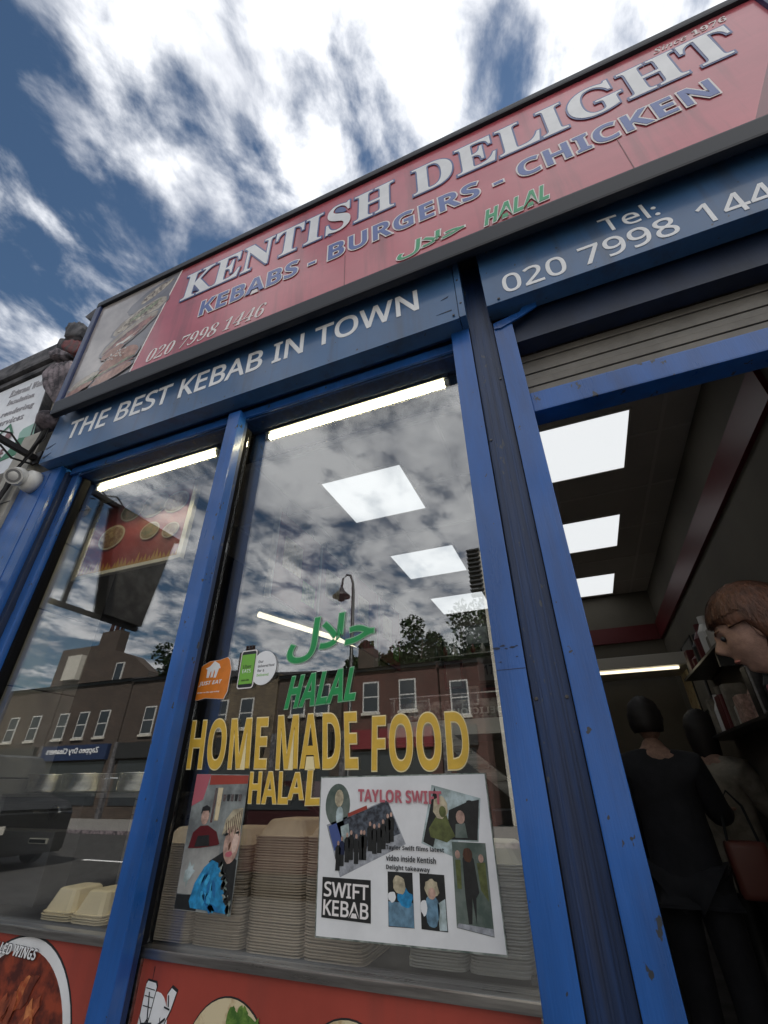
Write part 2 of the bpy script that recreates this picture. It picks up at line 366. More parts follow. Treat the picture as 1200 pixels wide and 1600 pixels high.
def blob(cx_, cz_, rx, rz, n=22, jit=.12, rot=0, seed=0):
    rr = random.Random(seed); o = []
    for p in ell(0, 0, 1, 1, n):
        k = 1 + rr.uniform(-jit, jit); x, z = p[0] * rx * k, p[1] * rz * k
        o.append((cx_ + x * math.cos(R(rot)) - z * math.sin(R(rot)), cz_ + x * math.sin(R(rot)) + z * math.cos(R(rot))))
    return o

# ================================================================== ground and street
G = -0.0
def slab(name, mt, x0, x1, y0, y1, z0, z1, kind='structure'): return B(name, mt, None, x0, x1, y0, y1, z0, z1, kind=kind)
slab('ground', m_asph, -220, 220, -220, 220, -0.30, -0.115)
slab('road', m_asph, -90, 90, -14.0, -3.2, -0.115, -0.111)
pv = slab('pavement', m_pave, -60, 60, -3.0, -0.002, -0.111, 0.0)
pv2 = slab('far_pavement', m_pave, -60, 60, -20.0, -14.2, -0.111, 0.0)
slab('kerb', m_stone, -60, 60, -3.15, -3.0, -0.111, 0.004); slab('far_kerb', m_stone, -60, 60, -14.2, -14.05, -0.111, 0.004)
bm = bmesh.new()
for i in range(30): box(bm, -60 + i * 4, -58 + i * 4, -8.66, -8.54, -0.109, -0.1055)
obj('road_marking', bm, m_white, None, kind='structure')

# ================================================================== the shop
shop = thing('kebab_shop', 'blue painted takeaway shopfront with two tall display windows and an open doorway', 'shopfront', (-1.2, 0, 0))
PG = .105       # depth of the window glass
# pilaster at the left with boards and side steps
B('pilaster', m_blue, shop, -2.765, -2.458, 0.0, 0.16, 0, 2.93, bev=.003)
B('pilaster_strip', m_blue, shop, -2.545, -2.538, -0.003, 0.0, 0.05, 2.90)
B('window_frame', m_navy, shop, -2.458, -2.425, 0.030, 0.112, .9, 2.90, bev=.002)
B('window_frame', m_blue, shop, -2.425, -2.372, 0.055, 0.112, .9, 2.90, bev=.003)
B('glazing_gasket', m_black, shop, -2.372, -2.350, 0.082, 0.12, .9, 2.90)
# mullion
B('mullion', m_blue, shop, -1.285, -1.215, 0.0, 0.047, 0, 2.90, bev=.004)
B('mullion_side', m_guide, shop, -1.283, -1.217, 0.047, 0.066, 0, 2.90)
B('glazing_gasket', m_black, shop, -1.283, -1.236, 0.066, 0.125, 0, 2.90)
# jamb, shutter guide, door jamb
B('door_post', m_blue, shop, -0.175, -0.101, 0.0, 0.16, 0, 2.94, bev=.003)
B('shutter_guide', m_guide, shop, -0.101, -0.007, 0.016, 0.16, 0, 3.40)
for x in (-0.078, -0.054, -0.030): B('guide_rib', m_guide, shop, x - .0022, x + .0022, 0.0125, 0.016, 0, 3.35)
B('guide_seal', m_black, shop, -0.101, -0.0985, 0.001, 0.016, 0, 3.0); B('guide_seal', m_black, shop, -0.0095, -0.007, 0.001, 0.016, 0, 3.0)
B('door_jamb', m_blue, shop, -0.007, 0.064, 0.0, 0.16, 0, 2.88, bev=.003)
bm = bmesh.new()
for x, z in ((-.09, 1.53), (-.02, 1.53), (-.09, 2.35), (-.02, 2.62), (-.09, .6), (-.02, .6)): lathe(bm, [(.0001, .0), (.004, .0), (.0045, .003)], (x, .0125, z), 10, 'y')
obj('screw', bm, m_dsteel, shop)
bm = bmesh.new()
for x, z, s in ((-.166, 1.655, .010), (-.150, 1.660, .006), (-.141, 1.652, .005), (-.125, 1.655, .007), (-.16, 1.62, .004), (-.118, 1.63, .003), (-.114, 1.657, .004)): plate(bm, blob(x, z, s, s * .35, 9, .4, 0, int(s * 9999)), -.0012, .0012)
obj('paint_chip', bm, m_navy, shop)
B('door_post_seam', m_guide, shop, -0.174, -0.102, -0.0008, 0.0, 1.600, 1.6015)
# jamb right of the door (outside the frame) and wall ends
B('far_door_jamb', m_blue, shop, 0.97, 1.06, 0.0, 0.16, 0, 2.88, bev=.003)
B('end_pilaster', m_blue, shop, 1.06, 1.36, 0.0, 0.16, 0, 2.94, bev=.003)
# head: soffit, slatted recess, bands
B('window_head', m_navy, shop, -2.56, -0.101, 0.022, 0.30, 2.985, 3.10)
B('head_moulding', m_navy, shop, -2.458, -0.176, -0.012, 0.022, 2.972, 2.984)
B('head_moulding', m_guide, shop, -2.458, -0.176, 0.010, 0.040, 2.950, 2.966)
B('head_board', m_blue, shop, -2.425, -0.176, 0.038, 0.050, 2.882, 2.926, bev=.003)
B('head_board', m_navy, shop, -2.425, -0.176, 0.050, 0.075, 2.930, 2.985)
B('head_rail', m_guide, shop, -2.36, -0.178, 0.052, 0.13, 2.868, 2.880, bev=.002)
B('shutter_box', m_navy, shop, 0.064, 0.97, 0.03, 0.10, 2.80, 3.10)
mat_slat = mat('beige_shutter_slat', (.19, .175, .15), .5, .2, var=.3, vs=5)
for i in range(7): B('shutter_slat', mat_slat, shop, 0.066, 0.968, 0.105 + (i % 2) * .004, 0.118, 2.561 + i * .034, 2.592 + i * .034, bev=.003)
B('door_transom', m_blue, shop, 0.064, 0.97, 0.05, 0.13, 2.455, 2.545, bev=.006)
P('torn_edge_strip', m_blue, shop, [(-.005, 2.905), (.10, 2.925), (.115, 2.95), (.165, 2.95), (.165, 2.925), (.10, 2.895), (.02, 2.868), (-.005, 2.873)], -.006, .006)
# glass
for nm, x0, x1 in (('left', -2.352, -1.284), ('right', -1.2355, -0.176)):
    B('window_pane', m_glass, shop, x0, x1, PG, PG + .006, .985 if nm == 'right' else .995, 2.872)
# stall riser under the glass
def riser(x0, x1, z1):
    B('riser_panel', m_tomato, shop, x0 + .018, x1 - .012, .086, .11, .28, z1 - .022)
    B('riser_base', m_guide, shop, x0, x1, .07, .12, 0, .28)
    B('sill_strip', m_steel, shop, x0, x1, .074, .112, z1 - .022, z1, bev=.004)
    B('panel_edge', m_steel, shop, x0, x0 + .018, .076, .10, .28, z1 - .0225, bev=.003)
    B('panel_edge', m_steel, shop, x1 - .012, x1, .076, .10, .28, z1 - .0225, bev=.003)
riser(-1.235, -0.178, .988); riser(-2.35, -1.30, .998)
B('hinge_pin', m_dsteel, shop, -.205, -.180, .112, .13, 1.0, 1.012, bev=.003)
# printed pictures on the riser panels
def wrapmat(name, c, c2, vs, **k): return mat(name, c, .5, vcol=c2, vs=vs, **k)
m_bread = wrapmat('printed_flatbread', (0.66, 0.56, 0.36), (0.42, 0.26, 0.12), 24, vlo=.36, vhi=.5)
m_lett = wrapmat('printed_lettuce', (0.20, 0.33, 0.06), (0.05, 0.13, 0.02), 40)
m_wing = wrapmat('printed_chicken', (0.50, 0.12, 0.05), (0.10, 0.018, 0.010), 14, stretch=(1, 1, .55), vlo=.38, vhi=.6)
m_wing2 = wrapmat('printed_chicken_light', (0.66, 0.25, 0.09), (0.33, 0.06, 0.02), 26, vlo=.4, vhi=.6)
m_wing3 = wrapmat('printed_chicken_dark', (0.30, 0.05, 0.02), (0.07, 0.012, 0.008), 22)
for i, (cx_, cz_) in enumerate(((-.921, .800), (-.606, .797))):
    P('picture_ring', m_ink, shop, ell(cx_, cz_, .121, .121, 40), .0845, .0015)
    P('food_picture', m_bread, shop, ell(cx_, cz_, .118, .118, 40), .0830, .0015)
    if i == 0:
        bm = bmesh.new(); rr = random.Random(3)
        for k in range(22):
            t = k / 21; x = cx_ - .02 + .105 * t; z = cz_ + .052 + .045 * math.sin(t * 2.6) - .02 * t + rr.uniform(-.012, .012)
            if (x - cx_) ** 2 + (z - cz_) ** 2 < .112 ** 2: plate(bm, blob(x, z, .018, .008, 10, .4, rr.uniform(0, 180), k), .0822 - k * .00003, .0006)
        obj('picture_lettuce', bm, m_lett, shop)
# kebab chef emblem, white on red
bm = bmesh.new()
plate(bm, ell(-1.150, .845, .046, .062, 24), .0852, .0008)
obj('emblem_ground', bm, m_lwhite, shop)
def emblem(name, parts, mt, y):
    bm = bmesh.new()
    for k, p in enumerate(parts): plate(bm, p, y - k * .0002, .0006)
    return obj(name, bm, mt, shop)
ske = [(-1.1745, .952), (-1.1725, .952), (-1.1735, .925)]
body = [(-1.190, .918), (-1.186, .924), (-1.160, .922), (-1.155, .915), (-1.163, .860), (-1.172, .835), (-1.192, .86)]
knife = [(-1.116, .905), (-1.105, .918), (-1.088, .912), (-1.098, .880), (-1.108, .862), (-1.120, .84), (-1.126, .865), (-1.112, .885)]
def grow(p, k):
    cx_ = sum(q[0] for q in p) / len(p); cz_ = sum(q[1] for q in p) / len(p)
    return [(cx_ + (q[0] - cx_) * k, cz_ + (q[1] - cz_) * k) for q in p]
emblem('emblem_outline', [grow(body, 1.12), grow(knife, 1.16), ske], m_ink, .0848)
emblem('emblem_figure', [body, knife], m_lwhite, .0838)
stx = []
for z in (.912, .898, .880): stx.append([(-1.188, z), (-1.158, z - .002), (-1.158, z - .0035), (-1.188, z - .0015)])
stx += [[(-1.176, .905), (-1.173, .905), (-1.162, .845), (-1.165, .845)], [(-1.185, .845), (-1.15, .85), (-1.15, .853), (-1.185, .849)], [(-1.165, .86), (-1.162, .86), (-1.185, .83), (-1.188, .83)],
        [(-1.112, .905), (-1.109, .905), (-1.104, .885), (-1.107, .885)], [(-1.118, .885), (-1.10, .882), (-1.10, .879), (-1.118, .882)], [(-1.16, .835), (-1.13, .848), (-1.108, .862), (-1.11, .866), (-1.131, .852), (-1.16, .839)]]
emblem('emblem_lines', stx, m_ink, .0830)
# chicken wings picture on the left panel
P('picture_ring', m_lwhite, shop, ell(-1.662, .712, .262, .262, 56), .0845, .0015)
P('picture_ring_edge', m_ink, shop, ell(-1.662, .712, .267, .267, 56), .0853, .0007)
P('food_picture', m_wing3, shop, ell(-1.662, .712, .236, .236, 56), .0830, .0015)
rr = random.Random(11)
lay = 0
for mt_, n_, sc_ in ((m_wing, 26, 1.0), (m_wing2, 24, .8), (m_wing, 14, .6)):
    bm = bmesh.new()
    for k in range(n_):
        a = rr.uniform(0, 360); d = .19 * math.sqrt(rr.random()); x = -1.662 + d * math.cos(R(a)); z = .712 + d * math.sin(R(a))
        plate(bm, blob(x, z, .050 * sc_, .020 * sc_, 16, .22, rr.choice((50, 75, 100, 30)) + rr.uniform(-15, 15), k + lay), .0826 - lay * .00008, .0005); lay += 1
    obj('picture_chicken', bm, mt_, shop)
text('panel_lettering', 'CHICKEN GRILLED WINGS', (-1.99, .938), (-1.618, .928), (-1.985, .962), .0770, .0008, m_lwhite, shop, SANB, outline=.04, omat=m_ink)
text('panel_lettering', 'BBQ WINGS', (-2.00, .890), (-1.80, .885), (-1.998, .915), .0772, .0008, m_lwhite, shop, SANB, outline=.04, omat=m_ink)
# upper building set back behind the sign
B('parapet_wall', m_bk1, shop, -2.75, 6.5, 0.16, 0.40, 3.10, 4.0)
B('flat_roof', m_asph, shop, -2.75, 6.5, 0.40, 3.0, 3.90, 4.0)
B('upper_wall', m_bk2, shop, -2.75, 6.5, 3.0, 9.0, 3.9, 7.0)
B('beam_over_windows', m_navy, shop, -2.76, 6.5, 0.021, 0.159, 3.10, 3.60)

# interior shell
def struct(name, mt, *a): return B(name, mt, None, *a, kind='structure')
ceiling = struct('ceiling', m_ceil, -2.80, 1.0, 0.30, 4.2, 3.152, 3.25)
struct('shop_floor', m_floor, -2.80, 1.0, 0.0, 4.2, 0.001, 0.06)
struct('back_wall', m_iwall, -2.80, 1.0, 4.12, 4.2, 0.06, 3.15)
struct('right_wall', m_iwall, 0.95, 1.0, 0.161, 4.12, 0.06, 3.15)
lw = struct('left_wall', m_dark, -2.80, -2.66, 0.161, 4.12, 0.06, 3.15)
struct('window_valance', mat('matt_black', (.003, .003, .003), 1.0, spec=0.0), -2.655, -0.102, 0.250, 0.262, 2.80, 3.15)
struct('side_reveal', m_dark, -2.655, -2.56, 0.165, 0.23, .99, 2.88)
# tiles on the left wall
bm = bmesh.new(); box(bm, -.0, .012, -.198, .198, -.198, .198, bev=.003); tme = bpy.data.meshes.new('wall_tile'); bm.to_mesh(tme); bm.free(); tme.materials.append(m_tile)
for i in range(1):
    for k in range(5):
        t = bpy.data.objects.new('wall_tile', tme); COL.objects.link(t); t.parent = lw; t.location = (-2.660, .46 + .402 * i, 1.2 + .402 * k)
# red trim high on the walls
B('wall_trim', m_redb, None, .925, .949, .5, 4.10, 2.62, 2.80, kind='structure')
B('back_wall_trim', m_redb, None, -.6, .92, 4.09, 4.119, 2.62, 2.78, kind='structure')
# ceiling grid
m_bar = mat('ceiling_bar_paint', (.46, .43, .39), .6)
for k in range(6): B('ceiling_bar', m_bar, ceiling, -2.65, .945, .355 + k * .612 + .30, .375 + k * .612 + .30, 3.1465, 3.1525)
for k in range(6): B('ceiling_bar', m_bar, ceiling, -2.575 + k * .61 + .30, -2.555 + k * .61 + .30, .31, 4.11, 3.1475, 3.1527)
# ceiling panels
lg = 'square light panels in the ceiling'
def panel_light(x, y, lab, s=.30):
    t = thing('ceiling_light', lab, 'ceiling light', (x, y, 3.15), lg)
    bm = bmesh.new()
    for a in ((-s, s, -s, -s + .012), (-s, s, s - .012, s), (-s, -s + .012, -s + .012, s - .012), (s - .012, s, -s + .012, s - .012)):
        box(bm, x + a[0], x + a[1], y + a[2], y + a[3], 3.138, 3.1515)
    obj('frame', bm, m_alu, t); B('diffuser', m_lamp, t, x - s + .012, x + s - .012, y - s + .012, y + s - .012, 3.142, 3.151)
panel_light(-1.05, 1.275, 'square light panel nearest the glass of the tall right hand window')
panel_light(-1.02, 2.515, 'middle one of the three light panels behind the right hand window')
panel_light(-1.00, 3.70, 'farthest and lowest light panel behind the right hand window')
panel_light(0.315, 1.30, 'largest light panel seen through the open doorway', .30)
panel_light(0.315, 2.52, 'middle light panel seen through the open doorway')
panel_light(0.315, 3.74, 'farthest light panel seen through the open doorway')
def tube_light(x0, x1, lab):
    t = thing('tube_light', lab, 'tube light', ((x0 + x1) / 2, .2, 2.9), 'fluorescent tubes along the window head')
    B('batten', m_dsteel, t, x0, x1, .175, .228, 2.895, 2.93)
    bm = bmesh.new(); tube(bm, [(x0 + .01, .20, 2.878), (x1 - .01, .20, 2.878)], .013, 12); obj('tube', bm, m_tube, t)
    for x in (x0, x1 - .02): B('end_cap', m_alu, t, x, x + .02, .187, .213, 2.862, 2.894)
tube_light(-2.40, -1.50, 'lit fluorescent tube along the head of the narrow left window')
tube_light(-1.20, -.24, 'lit fluorescent tube along the head of the tall right hand window')
t = thing('strip_light', 'long lit strip light hanging deep inside behind the green lettering', 'strip light', (-2.4, 3.1, 2.75))
bm = bmesh.new(); tube(bm, [(-2.62, 2.16, 2.75), (-2.09, 3.95, 2.75)], .028, 10); obj('tube', bm, m_strip, t)
bm = bmesh.new(); tube(bm, [(-2.62, 2.16, 2.79), (-2.09, 3.95, 2.79)], .035, 6); obj('batten', bm, m_alu, t)
bm = bmesh.new(); tube(bm, [(-2.5, 2.55, 2.82), (-2.5, 2.55, 3.15)], .005, 6); tube(bm, [(-2.2, 3.6, 2.82), (-2.2, 3.6, 3.15)], .005, 6); obj('wire', bm, m_dsteel, t)
# hanging menu boards above the counter, faces towards +x
for k in range(4):
    y0 = 1.06 + k * .62
    t = thing('menu_board', ['menu board nearest the window in the row above the counter', 'second menu board from the window above the counter', 'third menu board from the window above the counter', 'farthest menu board above the counter'][k], 'menu board', (-1.72, y0 + .3, 2.75), 'menu boards hung in a row above the counter')
    B('panel', m_poster, t, -1.735, -1.705, y0 + .012, y0 + .60, 2.42, 3.06)
    B('panel_picture', m_bread, t, -1.7045, -1.702, y0 + .10, y0 + .34, 2.66, 2.90)
    B('panel_picture', m_lett, t, -1.7045, -1.702, y0 + .38, y0 + .56, 2.50, 2.66)
    B('frame_post', m_alu, t, -1.74, -1.70, y0 - .008, y0 + .010, 2.40, 3.08)
    bm = bmesh.new(); box(bm, -1.725, -1.72, y0 + .1, y0 + .105, 3.06, 3.15); box(bm, -1.725, -1.72, y0 + .5, y0 + .505, 3.06, 3.15); obj('hanger', bm, m_dsteel, t)
# framed red menu in the left window
m_dishr = mat('menu_ring_print', (.25, .22, .17), .5); m_dish1 = mat('menu_dish_print', (.06, .07, .03), .5, vcol=(.16, .10, .05), vs=40); m_dish2 = mat('menu_rice_print', (.20, .15, .09), .5, vcol=(.10, .05, .03), vs=40); m_dishf = mat('menu_flame_print', (.30, .17, .04), .5)
t = thing('window_menu', 'red menu poster in a pale frame hung inside the left window', 'menu poster', (-2.1, .34, 2.65))
wz = lambda x: 0.0
B('board', m_poster, t, -2.50, -1.765, .335, .345, 2.38, 2.89)
fm = m_cream
B('frame_bar', m_alu, t, -1.765, -1.735, .325, .35, 2.36, 2.91); B('frame_bar', m_alu, t, -2.53, -2.50, .325, .35, 2.36, 2.91)
B('frame_bar', m_alu, t, -2.50, -1.765, .325, .35, 2.36, 2.38); B('frame_bar', m_alu, t, -2.50, -1.765, .325, .35, 2.89, 2.91)
for k, (x, z, r_) in enumerate(((-2.05, 2.76, .105), (-1.88, 2.74, .09), (-2.22, 2.76, .09), (-2.32, 2.60, .10), (-2.02, 2.58, .07), (-1.86, 2.55, .06))):
    P('dish_ring', m_dishr, t, ell(x, z, r_, r_ * .8, 28), .3335 - k * .0012, .0012)
    P('dish_food', (m_dish1, m_dish2)[k % 2], t, ell(x, z, r_ * .88, r_ * .68, 28), .3330 - k * .0012, .0006)
bm = bmesh.new(); rr = random.Random(5)
for k in range(26):
    x = -2.49 + k * .028; h = rr.uniform(.03, .075); plate(bm, [(x, 2.382), (x + .03, 2.382), (x + .012 + rr.uniform(-.006, .01), 2.382 + h)], .3318, .001)
obj('flame_print', bm, m_dishf, t)
bm = bmesh.new(); tube(bm, [(-2.4, .34, 2.91), (-2.4, .34, 3.15)], .003, 6); tube(bm, [(-1.9, .34, 2.91), (-1.9, .34, 3.15)], .003, 6); obj('wire', bm, m_dsteel, t)

# ================================================================== signs
KT = .045 / .93
def bend(z): return -KT * (z - 3.30)
YS = -.13
sign = thing('shop_sign', 'long red lightbox fascia sign with the shop name across the top', 'shop sign', (-.6, YS, 3.2))
def bent(bm):
    for v in bm.verts: v.co.y += bend(v.co.z)
    return bm
def SB(name, mt, *a, bev=0.0):
    bm = bmesh.new(); box(bm, *a, bev=bev); return obj(name, bent(bm), mt, sign)
def SP(name, mt, pts, y, th):
    bm = bmesh.new(); plate(bm, pts, y, th); return obj(name, bent(bm), mt, sign)
XL, XR, ZB, ZT = -2.505, 1.305, 3.345, 4.205
SB('lightbox_body', m_bezel, XL - .03, XR + .03, YS + .03, .02, 3.352, 4.24)
SP('sign_face', m_red, [(-1.978, ZB), (1.000, ZB), (XR, 3.968), (XR, ZT), (-1.800, ZT)], YS + .008, .010)
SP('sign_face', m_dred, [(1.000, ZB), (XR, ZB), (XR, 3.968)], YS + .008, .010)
m_food = mat('printed_food_backdrop', (0.44, 0.40, 0.38), .3, vcol=(0.20, 0.18, 0.175), vs=5, coat=.45, vlo=.3, vhi=.7)
m_food2 = mat('printed_grey_shadow', (0.19, 0.18, 0.19), .3, var=.3, vs=6, coat=.45)
SP('picture_panel', m_food, [(XL, ZB), (-1.982, ZB), (-1.804, ZT), (XL, ZT)], YS + .008, .010)
SP('panel_line', m_cream, [(-1.984, ZB), (-1.974, ZB), (-1.796, ZT), (-1.806, ZT)], YS + .0065, .0015)
SB('frame_bottom', m_bezel, XL - .045, XR + .045, YS - .010, YS + .028, 3.236, ZB - .002, bev=.012)
SB('frame_top', m_bezel, XL - .045, XR + .045, YS - .012, .01, ZT + .002, ZT + .052, bev=.012)
SB('frame_end', m_bezelb, XL - .050, XL - .001, YS - .008, YS + .028, 3.245, ZT + .03, bev=.010)
SB('frame_end', m_bezelb, XR + .001, XR + .050, YS - .008, .01, 3.245, ZT + .03, bev=.010)
# food pictures: wraps and burgers, printed
m_bun = wrapmat('printed_bun', (0.44, 0.24, 0.17), (0.26, 0.12, 0.085), 30, coat=.4)
m_meat = wrapmat('printed_meat', (0.36, 0.15, 0.12), (0.10, 0.05, 0.045), 22, coat=.4)
m_mix = wrapmat('printed_salad_mix', (0.60, 0.52, 0.40), (0.10, 0.07, 0.05), 30, coat=.4)
m_pita = wrapmat('printed_pita', (0.50, 0.44, 0.36), (0.28, 0.23, 0.18), 14, coat=.4)
m_sauce = mat('printed_sauce', (0.68, 0.66, 0.60), .4, coat=.4)
ly = [0]
m_saladp = wrapmat('printed_salad', (0.34, 0.38, 0.22), (0.12, 0.13, 0.08), 50, coat=.4)
def food(mt, pts, nm='food_print'):
    if mt in (m_pita, m_bun): ly[0] += .4; SP('food_shadow_print', m_food2, grow(pts, 1.10), YS + .0075 - .0005 * ly[0], .0004)
    ly[0] += .8; SP(nm, mt, pts, YS + .0075 - .0005 * ly[0], .0012)
food(m_food2, [(-2.15, ZB + .004), (-1.99, ZB + .004), (-1.812, ZT - .004), (-1.93, ZT - .004), (-2.13, 3.92), (-2.25, 3.6)])
food(m_food2, blob(-2.03, 4.06, .19, .085, 26, .06, 24, 1)); food(m_mix, blob(-1.98, 4.09, .13, .04, 26, .12, 26, 2))
food(m_pita, blob(-2.06, 3.885, .215, .085, 28, .04, 22, 3)); food(m_mix, blob(-2.05, 3.90, .19, .055, 30, .10, 24, 4)); food(m_saladp, blob(-2.03, 3.925, .13, .022, 26, .3, 24, 14))
food(m_food2, blob(-2.12, 3.735, .22, .085, 26, .04, 26, 5)); food(m_pita, blob(-2.10, 3.745, .225, .07, 28, .04, 28, 6)); food(m_meat, blob(-2.10, 3.725, .20, .05, 28, .12, 28, 7)); food(m_sauce, blob(-2.15, 3.675, .12, .018, 22, .5, 24, 8))
food(m_bun, blob(-2.20, 3.625, .09, .035, 22, .1, 20, 9))
food(m_bun, [(p[0], p[1]) for p in ell(-2.11, 3.505, .155, .105, 30, 0, 180, 16)] + [(-2.26, 3.45), (-1.98, 3.50)])
food(m_saladp, blob(-2.13, 3.462, .16, .020, 30, .45, 14, 10)); food(m_meat, blob(-2.13, 3.440, .15, .022, 26, .12, 14, 12)); food(m_bun, blob(-2.13, 3.405, .155, .036, 26, .05, 12, 13))
food(m_pita, blob(-2.36, 3.44, .12, .035, 26, .1, 18, 15)); food(m_saladp, blob(-2.34, 3.425, .10, .016, 26, .4, 18, 16)); food(m_bun, blob(-2.38, 3.385, .10, .024, 26, .1, 12, 17))
bm = bmesh.new(); rr = random.Random(2)
for k in range(34):
    a = rr.uniform(15, 165); d = rr.uniform(.2, .9); plate(bm, ell(-2.11 + .14 * d * math.cos(R(a)), 3.52 + .085 * d * math.sin(R(a)), .006, .0035, 6), YS - .0085, .0008)
obj('sesame_print', bent(bm), m_sauce, sign)
Yt = YS + .0035
text('sign_letter', 'KENTISH DELIGHT', (-1.725, 3.843), (1.150, 3.843), (-1.720, 4.093), Yt, .0016, m_lwhite, sign, SER, off=.006, outline=.034, omat=m_lblue, bend=bend, split=True, sp=1.03, res=8)
text('sign_letter', 'KEBABS - BURGERS - CHICKEN', (-1.535, 3.612), (.985, 3.612), (-1.535, 3.742), Yt, .0014, m_lblue2, sign, SANB, base_off=.0, outline=.042, omat=m_cream, bend=bend, split=True, sp=1.02)
text('sign_lettering', '020 7998 1446', (-1.875, 3.388), (-1.085, 3.388), (-1.847, 3.487), Yt + .002, .002, m_cream, sign, SER, off=-.014, bend=bend)
text('sign_lettering', 'Since 1976', (.905, 4.128), (1.185, 4.128), (.912, 4.172), Yt + .002, .002, m_cream, sign, ITA, bend=bend)
text('sign_lettering', '020', (1.13, 3.44), (1.29, 3.44), (1.14, 3.53), Yt + .002, .002, m_cream, sign, SER, off=-.016, bend=bend)
text('sign_lettering', '\ufedd\ufefc\ufea3', (-.352, 3.375), (-.045, 3.390), (-.335, 3.475), Yt, .0014, m_lgreen, sign, None, base_off=.014, outline=.042, omat=m_cream, bend=bend)
text('sign_lettering', 'HALAL', (.047, 3.378), (.310, 3.392), (.068, 3.480), Yt, .0014, m_lgreen, sign, SANB, base_off=.010, outline=.045, omat=m_cream, bend=bend)
for x in (-.62, .62): SB('panel_seam', m_dred, x - .0015, x + .0015, YS + .0060, YS + .0078, ZB, ZB + .26)

YF = -.06
f1 = thing('fascia_board', 'blue fascia board over the windows with white lettering THE BEST KEBAB IN TOWN', 'sign board', (-1.33, YF, 2.94))
P('board', m_blue2, f1, [(-2.575, 2.935), (-.125, 2.935), (-.125, 3.345), (-2.60, 3.345)], YF, .075)
B('end_strip', m_blue2, f1, -.1225, -.097, YF - .004, .014, 2.935, 3.345, bev=.002)
text('letter', 'THE BEST KEBAB IN TOWN', (-2.428, 3.063), (-.287, 3.083), (-2.432, 3.203), YF - .0020, .0019, m_white, f1, SAN, base_off=.016, split=True)
bm = bmesh.new()
for x, z in ((-2.54, 3.30), (-.145, 3.31), (-.145, 2.96), (-2.55, 2.97), (-.110, 3.18), (-.110, 3.02), (-.138, 3.30)): lathe(bm, [(.0001, -.006), (.004, -.006), (.0055, -.003)], (x, YF, z), 12, 'y')
obj('bolt', bm, m_dsteel, f1)
bm = bmesh.new()
for pts in ([(-2.585, 3.045), (-2.50, 3.062), (-2.56, 3.035)], [(-2.575, 2.975), (-2.50, 2.995), (-2.545, 2.968)], [(-.215, 2.998), (-.150, 3.004), (-.15, 2.997)], [(-.19, 3.085), (-.155, 3.10), (-.16, 3.09)]): plate(bm, pts, YF - .0015, .001)
obj('paint_scratch', bm, m_navy, f1)
f2 = thing('fascia_board', 'blue fascia board over the doorway with a white telephone number', 'sign board', (.7, YF, 2.95))
B('board', m_blue2, f2, -.014, 1.36, YF, .015, 2.948, 3.345, bev=.002)
text('letter', 'Tel:', (.458, 3.133), (.645, 3.122), (.452, 3.233), YF - .0022, .0020, m_white, f2, SAN, base_off=.004, split=False)
text('letter', '020 7998', (.062, 2.985), (.668, 2.981), (.062, 3.098), YF - .0022, .0020, m_white, f2, SAN, base_off=.008, split=True)
text('letter', '1446', (.737, 2.978), (1.03, 2.976), (.737, 3.094), YF - .0022, .0020, m_white, f2, SAN, base_off=.008, split=True)
bm = bmesh.new()
for x, z in ((.035, 2.965), (1.2, 2.965), (.03, 3.30)): lathe(bm, [(.0001, -.006), (.004, -.006), (.0055, -.003)], (x, YF, z), 12, 'y')
obj('bolt', bm, m_dsteel, f2)

# ================================================================== on the glass (coordinates measured at 1.3 m in front of the camera)
GY = PG - .0006
def lab(x, z, d=1.327): k = (1.2 + PG) / d; return (x * k, 1.35 + (z - 1.35) * k)
def gthing(name, label, cat, x, z, group=None): return thing(name, label, cat, (x, PG, z), group)
def T3(s, a, b, c, mt, parent, name='letter', th=.0012, y=GY, d=1.327, **k):
    return text(name, s, lab(*a, d), lab(*b, d), lab(*c, d), y - th, th, mt, parent, **k)
t = gthing('window_lettering', 'yellow vinyl words HOME MADE FOOD across the right hand window', 'window lettering', -.78, 1.4, 'yellow lettering on the window')
T3('HOME', (-1.236, 1.404), (-.925, 1.399), (-1.249, 1.552), m_yellow, t, font=SANB, base_off=-.004, outline=.018, omat=m_ycream, split=True)
T3('MADE', (-.890, 1.399), (-.614, 1.395), (-.900, 1.548), m_yellow, t, font=SANB, base_off=-.004, outline=.018, omat=m_ycream, split=True)
T3('FOOD', (-.572, 1.387), (-.291, 1.386), (-.571, 1.530), m_yellow, t, font=SANB, base_off=-.004, outline=.018, omat=m_ycream, split=True)
t = gthing('window_lettering', 'smaller yellow vinyl word HALAL below the left end of HOME MADE FOOD', 'window lettering', -.86, 1.33, 'yellow lettering on the window')
T3('HAL', (-.975, 1.312), (-.838, 1.311), (-.980, 1.392), m_yellow, t, font=SANB, outline=.02, omat=m_ycream, split=True)
T3('A', (-.838, 1.322), (-.786, 1.322), (-.838, 1.388), m_yellow, t, font=SANB, outline=.025, omat=m_ycream)
T3('L', (-.778, 1.308), (-.733, 1.309), (-.776, 1.393), m_yellow, t, font=SANB, outline=.02, omat=m_ycream)
t = gthing('window_lettering', 'green vinyl word HALAL rising to the right on the window', 'window lettering', -.73, 1.57, 'green lettering on the window')
T3('HALAL', (-.880, 1.568), (-.632, 1.580), (-.862, 1.664), m_green, t, font=SANB, base_off=.006, outline=.022, omat=m_greenlt, split=True)
t = gthing('window_lettering', 'green vinyl Arabic word above the green HALAL on the window', 'window lettering', -.73, 1.72, 'green lettering on the window')
T3('\ufedd\ufefc\ufea3', (-.892, 1.708), (-.577, 1.722), (-.875, 1.850), m_green, t, name='arabic_letters', base_off=.013, outline=.022, omat=m_greenlt)

